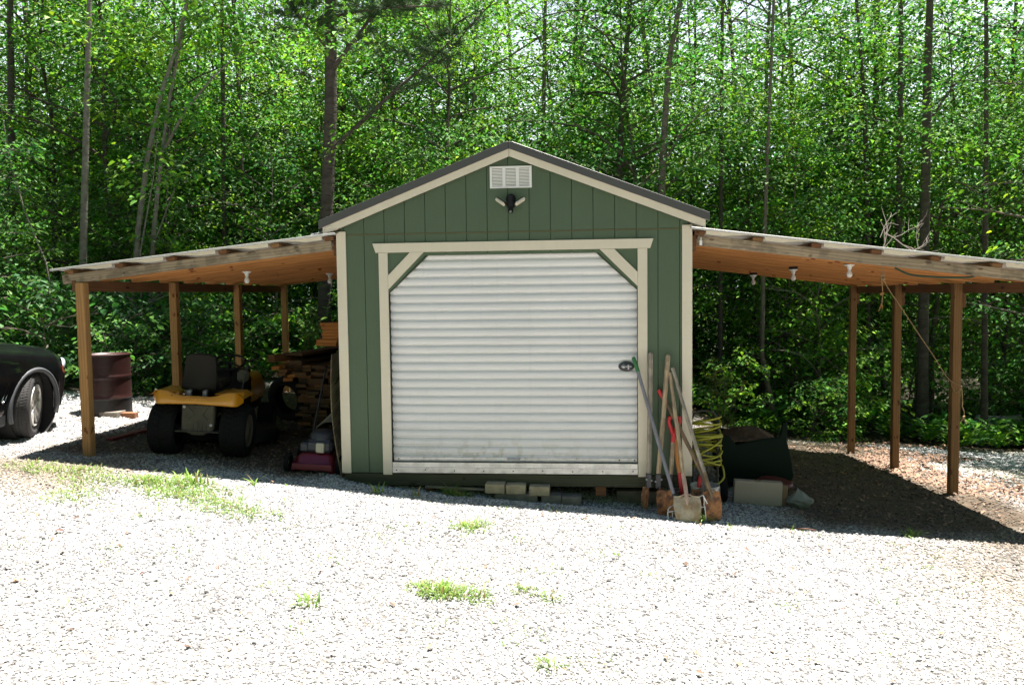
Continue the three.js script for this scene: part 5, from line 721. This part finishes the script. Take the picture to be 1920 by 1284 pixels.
{ // dark green tub of soil
  const z = -0.95, t = thing('garden_cart', 'dark green plastic cart tub with soil in it, right of the hose', 'cart', [2.5, gn(2.5, z), z]), X = (x, y) => [x - 2.5, y - t.position.y];
  const front = [X(2.13, 0.235), X(2.215, 0.212), X(2.28, 0.128), X(2.55, 0.187), X(2.715, 0.21), X(2.735, 0.24), X(2.755, 0.35), X(2.78, 0.372), X(2.808, 0.36), X(2.80, 0.17), X(2.845, -0.01), X(2.872, -0.2), X(2.85, -0.26), X(2.17, -0.28), X(2.13, -0.2)];
  obj('tub_side', extr(front, 0.03, 0.01).translate(0, 0, 0.0), M.tub, t);
  obj('tub_side', extr([X(2.13, 0.2), X(2.8, 0.12), X(2.86, -0.2), X(2.85, -0.26), X(2.17, -0.28)], 0.03, 0.01).translate(-0.02, 0.01, -0.62), M.tub, t);
  obj('tub_end', [bx(X(2.14, 0)[0], X(2.17, 0)[0], X(0, -0.25)[1], X(0, 0.22)[1], -0.6, 0.0, 0.008), beam(V(...X(2.865, -0.22), -0.3), V(...X(2.81, 0.12), -0.3), 0.03, 0.58, 0.008)], M.tub, t);
  obj('tub_floor', bx(X(2.16, 0)[0], X(2.85, 0)[0], X(0, -0.27)[1], X(0, -0.24)[1], -0.6, 0.0, 0.004), M.tub, t);
  obj('soil', solid((u, v) => V(lerp(X(2.18, 0)[0], X(2.76, 0)[0], u), X(0, 0.13)[1] + 0.055 * Math.sin(u * 3.1) * (0.6 + v) + 0.03 * fbm(u * 9, v * 9, 9, 3), lerp(-0.005, -0.58, v)), 24, 18, 0.02), mat(0.13, 0.085, 0.055, 0.95, { map: T.soil }), t);
  for (const x of [2.3, 2.7]) { const w = new THREE.Group(); w.name = 'wheel'; w.position.set(X(x, 0)[0], 0.075, -0.3); t.add(w); obj('tyre', wheelGeo(0.09, 0.06, 4), M.rubber, w); obj('hub', tf(new THREE.CylinderGeometry(0.04, 0.04, 0.05, 16), [0, 0, 0], [0, 0, Math.PI / 2]), M.black, w); }
}
{ // pale box, its backing, a dark red lid and a bag
  const a = thing('cardboard_box', 'pale flat box standing on the gravel right of the shovels', 'box', [2.39, gn(2.39, -0.40), -0.42], -0.05); obj('box', extr([[-0.238, 0.008], [0.228, 0.0], [0.232, 0.232], [-0.222, 0.248]], 0.085, 0.004).translate(0, 0, -0.02), M.cardboard, a); obj('tape', bx(-0.03, 0.03, 0.240, 0.2425, -0.02, 0.06, 0.0005), M.cardboardSide, a);
  const b = thing('wood_block', 'tan wooden board standing against the end of the pale box', 'board', [2.655, gn(2.655, -0.46), -0.47], -0.1); obj('board', extr([[-0.03, 0.0], [0.02, 0.0], [0.038, 0.2], [-0.03, 0.215]], 0.07, 0.004), M.cardboardSide, b);
  const c = thing('plastic_cover', 'dark red plastic cover lying behind the pale box', 'cover', [2.62, gn(2.6, -0.58) + 0.19, -0.62]); c.rotation.z = -0.12; obj('dish', tf(lathe([[0, 0.028], [0.15, 0.026], [0.165, 0.02], [0.17, 0.0], [0.18, -0.004], [0.18, -0.012], [0, -0.008]], 36), [0, 0, 0], [0.1, 0, 0], [1.0, 1, 0.8]), M.lid, c); obj('rim', tf(new THREE.TorusGeometry(0.178, 0.007, 8, 40), [0, -0.006, 0], [Math.PI / 2 + 0.1, 0, 0], [1, 0.8, 1]), M.lid, c);
  const s = thing('crate_base', 'dark crate holding up the dark red cover', 'crate', [2.58, gn(2.58, -0.62), -0.64]); for (const y of [0.035, 0.10, 0.155]) obj('slat', bx(-0.14, 0.14, y - 0.022, y + 0.022, 0.10, 0.112, 0.003), M.handleDark, s); for (const x of [-0.13, 0.13]) obj('crate_end', bx(x - 0.01, x + 0.01, 0.0, 0.178, -0.1, 0.098, 0.003), M.handleDark, s);
  const d = thing('crumpled_bag', 'crumpled grey-green plastic bag at the end of the pale box', 'bag', [2.78, gn(2.78, -0.40), -0.40]);
  obj('bag', solid((u, v) => { const a = u * 6.283, f = Math.sin(Math.PI * Math.min(1, 0.18 + v * 0.82)), n = 0.72 + 0.6 * fbm(u * 9, v * 6, 13, 3, 9, 0) - 0.12 * Math.abs(Math.sin(a * 3 + v * 4)); return V(0.115 * f * n * Math.cos(a) * 1.1 + 0.03 * (1 - v), 0.19 * v * (0.8 + 0.3 * fbm(u * 6, 2, 17, 2, 6, 0)), 0.10 * f * n * Math.sin(a)); }, 48, 26, -0.003), M.bag, d);
}
// ---------------------------------------------------------------- blocks before the door
{
  const block = (label, x0, x1, y0, y1, z0, z1, m, turn, kind = 'paver_block') => { const b = thing(kind, label, 'paver block', [(x0 + x1) / 2, y0, (z0 + z1) / 2], turn); obj('block', cbox(x1 - x0, y1 - y0, z1 - z0, 0.006).translate(0, (y1 - y0) / 2, 0), m, b); };
  block('tan paver block, leftmost of the three in the upper row', -0.262, -0.075, -0.158, -0.068, -0.06, 0.125, M.paver, -0.02);
  block('tan paver block, middle of the three in the upper row', -0.066, 0.124, -0.165, -0.077, -0.07, 0.115, M.paver, 0.02);
  block('tan paver block, rightmost of the upper row and set apart by a gap', 0.158, 0.352, -0.180, -0.092, -0.08, 0.115, M.paver, 0);
  block('long grey paver block under the left two tan blocks', -0.175, 0.235, -0.245, -0.166, -0.10, 0.10, M.paverGrey, 0.01);
  block('grey paver block under the rightmost tan block', 0.272, 0.462, -0.262, -0.183, -0.09, 0.10, M.paverGrey, 0);
  block('grey paver block at the right end of the lower row', 0.468, 0.655, -0.272, -0.194, -0.10, 0.09, M.paverGrey, -0.03);
  const p = thing('grey_plank', 'weathered plank lying on the gravel left of the paver blocks', 'plank', [-0.6, gn(-0.6, -0.02), -0.02]); obj('plank', beam(V(-0.27, 0.075, -0.02), V(0.33, 0.045, -0.04), 0.025, 0.1), M.weathered, p);
}
// ---------------------------------------------------------------- bulbs, ropes and wires
{
  const bulb = (label, x, y, z, plate) => { const t = thing('bulb_socket', label, 'light bulb', [x, y, z]); if (plate) obj('junction_box', tf(new THREE.CylinderGeometry(0.052, 0.052, 0.03, 20), [0, 0.012, 0]), M.black, t); obj('socket', lathe([[0.048, -0.004], [0.05, -0.012], [0.026, -0.026], [0.02, -0.04], [0.021, -0.055], [0, -0.056]], 24), M.porcelain, t); obj('bulb', lathe([[0.012, -0.053], [0.014, -0.068], [0.026, -0.088], [0.0305, -0.105], [0.026, -0.124], [0.014, -0.135], [0, -0.138]], 24), M.bulb, t); };
  bulb('white bulb under the middle of the left lean-to roof', -3.064, 2.035, -1.03, false);
  bulb('white bulb under the left lean-to roof close to the shed corner', -2.6, 2.045, -2.5, false);
  bulb('white bulb nearest the front under the right lean-to roof', 3.405, 2.005, -0.9, true);
  bulb('middle bulb in the row under the right lean-to roof', 3.127, 1.995, -2.0, true);
  bulb('bulb farthest back in the row under the right lean-to roof', 2.962, 1.965, -3.4, true);
  const w = thing('white_clip', 'small white clip on the wall end of the right lean-to rafter', 'clip', [1.775, 2.195, 0.012]); obj('clip', [cbox(0.025, 0.05, 0.012, 0.004), rod([0, 0.02, 0], [0.004, 0.05, -0.005], 0.006)], M.white, w);
  const r1 = thing('guy_rope', 'rope from the ceiling of the right lean-to down to its second post', 'rope', [3.59, 1.9, -0.5]), L = (x, y, z) => [x - 3.59, y - 1.9, z + 0.5];
  obj('cord', tube([L(3.585, 1.97, -0.5), L(3.592, 1.86, -0.5), L(3.9, 1.52, -0.78), L(4.35, 1.06, -1.18), L(4.72, 0.72, -1.555), L(4.838, 0.66, -1.575), L(4.842, 0.63, -1.6)], 0.0048, 60, 6), M.rope, r1);
  obj('knot', [tf(new THREE.TorusGeometry(0.016, 0.009, 6, 12), L(3.59, 1.87, -0.5), [0.4, 0.3, 0]), tf(new THREE.TorusGeometry(0.016, 0.009, 6, 12), L(3.592, 1.84, -0.5), [1.2, 0, 0.3])], M.rope, r1);
  obj('loop', [tube([L(4.73, 0.71, -1.57), L(4.735, 0.66, -1.573), L(4.78, 0.60, -1.574), L(4.83, 0.64, -1.574), L(4.84, 0.68, -1.58)], 0.005, 30, 6)], M.rope, r1);
  obj('tail', [tube([L(4.842, 0.64, -1.585), L(4.85, 0.5, -1.58), L(4.845, 0.44, -1.57), L(4.868, 0.38, -1.575), L(4.86, 0.30, -1.57)], 0.0062, 30, 6), tf(new THREE.TorusGeometry(0.014, 0.011, 6, 12), L(4.862, 0.32, -1.57), [0.5, 0.8, 0]), rod(L(4.86, 0.31, -1.57), L(4.89, 0.25, -1.56), 0.008, 0.004), rod(L(4.86, 0.31, -1.57), L(4.83, 0.27, -1.56), 0.008, 0.004)], M.rope, r1);
  const r2 = thing('short_rope', 'short frayed rope hanging from the ceiling of the right lean-to', 'rope', [3.6, 1.95, -0.54]); obj('cord', tube([[0, 0, 0], [-0.005, -0.12, 0.004], [0.006, -0.24, 0], [-0.002, -0.36, 0.003]], 0.0055, 30, 6), M.rope, r2); obj('frayed_end', [rod([-0.002, -0.35, 0.003], [-0.03, -0.42, 0.0], 0.007, 0.003), rod([-0.002, -0.35, 0.003], [0.0, -0.4, 0.02], 0.007, 0.003), tf(new THREE.TorusGeometry(0.013, 0.007, 6, 10), [0, -0.25, 0], [0.6, 0.4, 0])], mat(0.4, 0.18, 0.07, 0.9), r2);
  const g = thing('green_cable', 'dark green cable sagging under the right lean-to ceiling', 'cable', [4.0, 1.9, -0.4]); obj('cable', tube([[-0.30, 0.05, -0.1], [-0.18, -0.015, -0.06], [0.02, -0.045, 0], [0.2, -0.055, 0.04], [0.33, -0.05, 0.08], [0.4, -0.02, 0.08]], 0.010, 40, 8), M.hoseGreen, g);
  // a dead branch fallen on the right roof
  const b = thing('dead_branch', 'bare pale dead branch lying on the right lean-to roof', 'branch', [3.9, 2.06, -1.5]), q = rng(808), wood = [];
  const grow = (p, d, len, r0, n) => { const pts = [p]; let c = p.clone(), v = d.clone(); for (let i = 0; i < 4; i++) { v.add(V(q() - 0.5, q() - 0.5, q() - 0.5).multiplyScalar(0.6)).normalize(); c = c.clone().addScaledVector(v, len / 4); c.y = Math.max(c.y, 0.02 - 0.13 * c.x); pts.push(c); } wood.push(taper(pts, pts.map((_, i) => lerp(r0, r0 * 0.4, i / 4)), 6)); if (n > 0) for (let k = 0; k < 3; k++) grow(pts[1 + k].clone(), v.clone().add(V(q() - 0.5, q() - 0.2, q() - 0.5).multiplyScalar(1.6)).normalize(), len * (0.5 + 0.3 * q()), r0 * 0.55, n - 1); };
  grow(V(0, 0, 0), V(0.25, 1, 0.1), 0.40, 0.010, 1); grow(V(0.06, 0.3, 0), V(1, -0.2, 0.1), 0.5, 0.007, 2); grow(V(0.02, 0.25, 0), V(0.3, 1, -0.1), 0.36, 0.005, 1); grow(V(0.42, 0.12, 0), V(0.1, 1, 0), 0.3, 0.0045, 1);
  obj('twigs', wood, mat(0.24, 0.21, 0.185, 0.9), b);
  const br = thing('bare_twig', 'two bare twigs sticking up from the left lean-to roof', 'twig', [-2.95, 2.17, 0.02]); obj('twig', [rod([0, 0, 0], [-0.02, 0.06, 0], 0.006, 0.004, 6), rod([0.02, 0, 0], [0.045, 0.055, 0.01], 0.006, 0.003, 6)], mat(0.5, 0.4, 0.35, 0.9), br);
  const fl = thing('plastic_flashing', 'crumpled clear plastic flashing where the left lean-to meets the shed roof', 'flashing', [-1.80, 2.34, -0.2]); obj('sheet', solid((u, v) => V(0.08 - 0.22 * u, 0.075 - 0.10 * u + 0.015 * Math.sin(u * 9 + v * 14), 0.26 - 0.8 * v), 10, 20, 0.003), mat(0.55, 0.57, 0.6, 0.25, { clearcoat: 1 }), fl);
}
{ // slatted white-grey pallet far right
  const t = thing('wood_pallet', 'weathered pale pallet standing in the shade at the far right', 'pallet', [9.35, gn(9.35, -9) + 0.02, -9], 0.12); const m = mat(0.55, 0.55, 0.58, 0.85, { map: T.grey });
  for (let k = 0; k < 6; k++) obj('slat', bx(-0.85, 0.85, 0.04 + k * 0.105, 0.115 + k * 0.105, 0, 0.02, 0.003), m, t); for (const x of [-0.8, 0, 0.8]) obj('stringer', bx(x - 0.03, x + 0.03, 0, 0.66, -0.09, -0.001, 0.003, 'y'), m, t); for (const x of [-0.8, 0.8]) obj('prop', beam(V(x, 0.6, -0.1), V(x, 0, -0.5), 0.05, 0.05), m, t);
}
// ---------------------------------------------------------------- plants by the tub, weeds, leaves and twigs
{
  const r = rng(909);
  const plant = (label, x, z, H, n, leaf, col, y0 = 0) => { const t = thing('leafy_plant', label, 'plant', [x, gn(x, z) + y0, z]), Lv = new Leaves(true), st = []; for (let s = 0; s < n; s++) { const a = r() * 6.28, sp = 0.22 * H * (0.4 + r()); const p = [V(0, 0, 0), V(Math.cos(a) * sp * 0.4, H * 0.5, Math.sin(a) * sp * 0.4), V(Math.cos(a) * sp, H * (0.75 + 0.3 * r()), Math.sin(a) * sp)]; st.push(taper(p, [0.006, 0.005, 0.002], 5, false)); for (let k = 0; k < 16; k++) { const c = along(p, 0.25 + 0.75 * r()), b = r() * 6.28, d = V(Math.cos(b), 0.1 + 0.5 * r(), Math.sin(b)).normalize(); let up = V(r() - 0.5, 1, r() - 0.5 + 0.5); up.addScaledVector(d, -up.dot(d)).normalize(); const l = leaf * (0.6 + 0.6 * r()); Lv.add(c.x, c.y, c.z, d, up, l, l * 0.5, leafTone(r, col)); } } obj('stem', st, barkMid, t); obj('crown', Lv.geo(), leafMat, t); };
  plant('pale sunlit leafy plant rising between the hose and the green tub', 2.42, -2.6, 1.25, 8, 0.12, [0.16, 0.26, 0.06]);
  plant('bright leafy plant behind the garden tractor under the left lean-to', -4.1, -5.9, 1.5, 14, 0.13, [0.12, 0.25, 0.03]);
  plant('bright leafy plant between the two back posts of the left lean-to', -3.3, -6.2, 1.3, 14, 0.13, [0.12, 0.25, 0.03]);
  // grass: blades
  const blade = (() => { const g = new THREE.BufferGeometry(), p = [], i = []; for (let k = 0; k <= 4; k++) { const v = k / 4, w = 0.045 * (1 - v * v * 0.95); p.push(-w, Math.sin(v * 1.5) * 0.75, 0.75 * (1 - Math.cos(v * 1.5)), w, Math.sin(v * 1.5) * 0.75, 0.75 * (1 - Math.cos(v * 1.5))); } for (let k = 0; k < 4; k++) i.push(2 * k, 2 * k + 1, 2 * k + 2, 2 * k + 1, 2 * k + 3, 2 * k + 2); g.setAttribute('position', new THREE.Float32BufferAttribute(p, 3)); g.setIndex(i); g.computeVertexNormals(); return g; })();
  const grassMat = mat(1, 1, 1, 0.9, { transmission: 0.4, specularIntensity: 0.4, side: THREE.DoubleSide });
  const blades = (spots, name) => { const at = []; for (const [x, z, rad, n, len] of spots) for (let k = 0; k < n; k++) { const a = r() * 6.28, q = Math.pow(r(), 0.7) * rad; const px = x + Math.cos(a) * q * 1.35, pz = z + Math.sin(a) * q; at.push([px, gn(px, pz) - 0.004, pz, a + (r() - 0.5) * 2, len * (0.45 + 0.75 * r()), r(), r()]); } const im = new THREE.InstancedMesh(blade, grassMat, at.length); im.name = name; const c = new THREE.Color(); at.forEach(([x, y, z, a, l, t, u], i) => { im.setMatrixAt(i, _m.compose(V(x, y, z), _q.setFromEuler(new THREE.Euler((u - 0.3) * 1.0, Math.PI / 2 - a, 0, 'YXZ')), V(l * 1.3, l, l))); im.setColorAt(i, u < 0.1 ? c.setRGB(0.35, 0.27, 0.12) : c.setRGB(0.13 + 0.16 * t, 0.28 + 0.13 * t, 0.035 + 0.05 * t)); }); im.castShadow = im.receiveShadow = true; return im; };
  const big = [[-4.5, 0.6], [-4.2, 0.68], [-3.98, 0.6], [-3.68, 0.7], [-3.6, 1.2], [-3.57, 1.4], [-3.3, 0.73], [-3.0, 1.02], [-3.1, 0.57], [-2.88, 0.79], [-2.72, 0.92], [-2.56, 1.04], [-2.41, 1.25], [-2.22, 1.35], [-2.0, 1.4], [-3.4, 0.8], [-3.1, 0.8], [-2.9, 1.0], [-2.75, 1.1], [-3.8, 0.9], [-2.6, 0.75], [-2.3, 1.15]];
  const g = blades(big.map(([x, z]) => [x, z, 0.19, 185, 0.062]), 'grass'); tag(g, 'patch of bright green grass in front of the left lean-to', 'grass', null, 'stuff'); scene.add(g);
  const tall = blades([[-2.9, 0.62, 0.14, 70, 0.13], [-3.15, 0.75, 0.12, 60, 0.11], [-3.35, 0.7, 0.12, 50, 0.10]], 'blades');
  const tt = thing('grass_tuft', 'tallest grass tuft, at the back of the big patch by the left lean-to', 'grass tuft'); tt.add(tall);
  const tuft = (label, spots) => { const t = thing('grass_tuft', label, 'grass tuft'); t.add(blades(spots, 'blades')); };
  tuft('broad grass tuft low in the middle of the sunlit gravel', [[-0.22, 2.6, 0.12, 240, 0.085], [-0.05, 2.56, 0.1, 120, 0.07], [-0.36, 2.55, 0.08, 90, 0.07], [0.03, 2.66, 0.07, 50, 0.06]]);
  tuft('grass tuft on the gravel a step before the paver blocks', [[-0.25, 1.2, 0.12, 170, 0.075], [-0.2, 1.05, 0.1, 90, 0.06]]);
  tuft('dark green grass tuft in shade left of the paver blocks', [[-0.52, 0.1, 0.1, 160, 0.10], [-0.62, 0.06, 0.05, 40, 0.14]]);
  tuft('three upright blades on the edge of the shade below the door', [[-0.87, 0.35, 0.03, 9, 0.13]]);
  tuft('few long blades at the shade edge near the left door post', [[-1.23, 0.38, 0.04, 10, 0.12]]);
  tuft('lone blades at the shade edge right of the big grass patch', [[-2.37, 0.54, 0.03, 9, 0.15]]);
  tuft('small grass tuft right of the broad tuft', [[0.3, 2.42, 0.08, 90, 0.06], [0.46, 2.52, 0.05, 40, 0.07]]);
  tuft('small grass tuft nearest the bottom edge of the photo', [[0.51, 3.42, 0.07, 80, 0.05]]);
  tuft('small spiky tuft left of the broad tuft', [[-0.97, 2.97, 0.06, 40, 0.09]]);
  tuft('grass tuft between the blades of the leaning shovels', [[1.76, 0.36, 0.03, 30, 0.13]]);
  tuft('small green tuft on the shade edge of the right lean-to', [[3.55, 0.37, 0.05, 50, 0.09]]);
  const few = []; for (const [x, z] of [[-0.82, 1.34], [-0.91, 1.65], [-0.64, 1.29], [0.15, 1.39], [0.29, 2.07], [0.44, 2.02], [0.36, 3.1], [0.75, 3.3], [-1.24, 2.78], [-2.12, 2.38], [-2.57, 2.41], [0.39, 0.43], [1.85, 0.08], [3.54, 0.94], [1.99, 2.26], [-2.3, 1.9], [-1.6, 1.6], [-1.1, 2.2], [0.8, 1.5], [1.2, 1.9], [-3.2, 1.6], [-2.8, 1.7]]) few.push([x, z, 0.10, 26, 0.05]);
  for (let k = 0; k < 90; k++) few.push([lerp(-4.2, 3.6, r()), lerp(0.45, 3.4, Math.pow(r(), 1.3)), 0.04 + 0.05 * r(), 4 + Math.floor(9 * r()), 0.03 + 0.035 * r()]);
  const w = blades(few, 'weeds'); tag(w, 'sparse short weeds scattered over the sunlit gravel', 'weeds', null, 'stuff'); scene.add(w);
  // dead leaves
  const leaf = new Leaves(true); leaf.add(0, 0, 0, V(1, 0, 0), V(0, 1, 0), 1, 0.6, [1, 1, 1], 0.35, 0.25); const lg = leaf.geo(); lg.deleteAttribute('color');
  const at = []; const drop = (x, z, s) => at.push([x, gn(x, z) + 0.012 + 0.012 * r(), z, s, r() * 6.28, (r() - 0.5) * 0.9, (r() - 0.5) * 0.9, r()]);
  for (let k = 0; k < 26000 && at.length < 2300; k++) { const x = lerp(4.4, 7.2, r()), z = lerp(-7, -0.6, r()); if (r() < zone(x, z).litter) drop(x, z, 0.035 + 0.05 * r()); }
  for (let k = 0; k < 3500; k++) { const x = lerp(-14, 12, r()), z = lerp(-11, -5, r()); if (zone(x, z).forest > 0.3) drop(x, z, 0.05 + 0.06 * r()); }
  for (let k = 0; k < 1600; k++) { const x = (r() < 0.5 ? -1 : 1) * lerp(1.9, 4.9, r()), z = lerp(-5.5, 0, r()); drop(x, z, 0.03 + 0.04 * r()); }
  for (let k = 0; k < 160; k++) drop(lerp(-4, 4.5, r()), lerp(0.4, 3.8, r()), 0.02 + 0.035 * r());
  const im = new THREE.InstancedMesh(lg, mat(1, 1, 1, 0.85, { side: THREE.DoubleSide }), at.length), c = new THREE.Color(); im.name = 'leaf_litter'; im.castShadow = im.receiveShadow = true;
  at.forEach(([x, y, z, s, a, b, d, t], i) => { im.setMatrixAt(i, _m.compose(V(x, y, z), _q.setFromEuler(new THREE.Euler(b, a, d)), V(s, s, s))); im.setColorAt(i, c.setRGB(0.13 + 0.2 * t, 0.08 + 0.12 * t, 0.055 + 0.075 * t)); });
  tag(im, 'dry brown fallen leaves scattered over the ground', 'leaves', null, 'stuff'); scene.add(im);
  const k1 = thing('curled_leaf', 'single dark curled leaf alone on the left sunlit gravel', 'leaf', [-3.14, gn(-3.14, 2.22) + 0.02, 2.22], 0.5); const q1 = obj('leaf', lg, mat(0.13, 0.06, 0.05, 0.8, { side: THREE.DoubleSide }), k1); q1.scale.setScalar(0.09);
  const k2 = thing('fallen_twig', 'brown twig lying at the shade edge right of the shovels', 'twig', [2.58, gn(2.58, 0.42) + 0.014, 0.42]); obj('twig', [taper([[-0.14, 0.012, -0.05], [-0.04, 0.0, 0.0], [0.05, 0.008, 0.02], [0.13, 0.004, 0.05]], [0.006, 0.008, 0.006, 0.003], 6), rod([-0.03, 0.004, 0], [0.02, 0.02, -0.05], 0.004, 0.002, 5)], mat(0.16, 0.09, 0.06, 0.9), k2);
  const k3 = thing('red_leaf', 'dark red leaf lying low on the gravel left of the broad tuft', 'leaf', [-2.14, gn(-2.14, 2.8) + 0.02, 2.8], 1.2); const q3 = obj('leaf', lg, mat(0.12, 0.02, 0.025, 0.7, { side: THREE.DoubleSide }), k3); q3.scale.setScalar(0.05);
  // low ground cover under the trees
  const gc = [], lo = new Leaves(true); for (let k = 0; k < 26; k++) { const a = r() * 6.28, d = V(Math.cos(a), 0.35 + 0.5 * r(), Math.sin(a)).normalize(); let up = V(0, 1, 0); up.addScaledVector(d, -up.dot(d)).normalize(); const h = 0.05 + 0.22 * r(); lo.add(Math.cos(a) * 0.1 * r(), h, Math.sin(a) * 0.1 * r(), d, up, 0.10 + 0.06 * r(), 0.065, leafTone(r, GREENS[k % 4])); }
  for (let k = 0; k < 5000 && gc.length < 1100; k++) { const x = lerp(-15, 12, r()), z = lerp(-15, -4.8, r()); if (zone(x, z).forest > 0.5 && fbm(x * 0.7, z * 0.7, 333, 3) > 0.47) gc.push([x, gn(x, z), z, r() * 6.28, 0.8 + 1.2 * r()]); }
  const um = new THREE.InstancedMesh(lo.geo(), leafMat, gc.length); um.name = 'undergrowth'; gc.forEach(([x, y, z, a, s], i) => um.setMatrixAt(i, _m.compose(V(x, y, z), _q.setFromEuler(new THREE.Euler(0, a, 0)), V(s, s, s)))); um.castShadow = um.receiveShadow = true; tag(um, 'low green undergrowth covering the forest floor', 'undergrowth', null, 'stuff'); scene.add(um);
}
renderer.render(scene, camera);
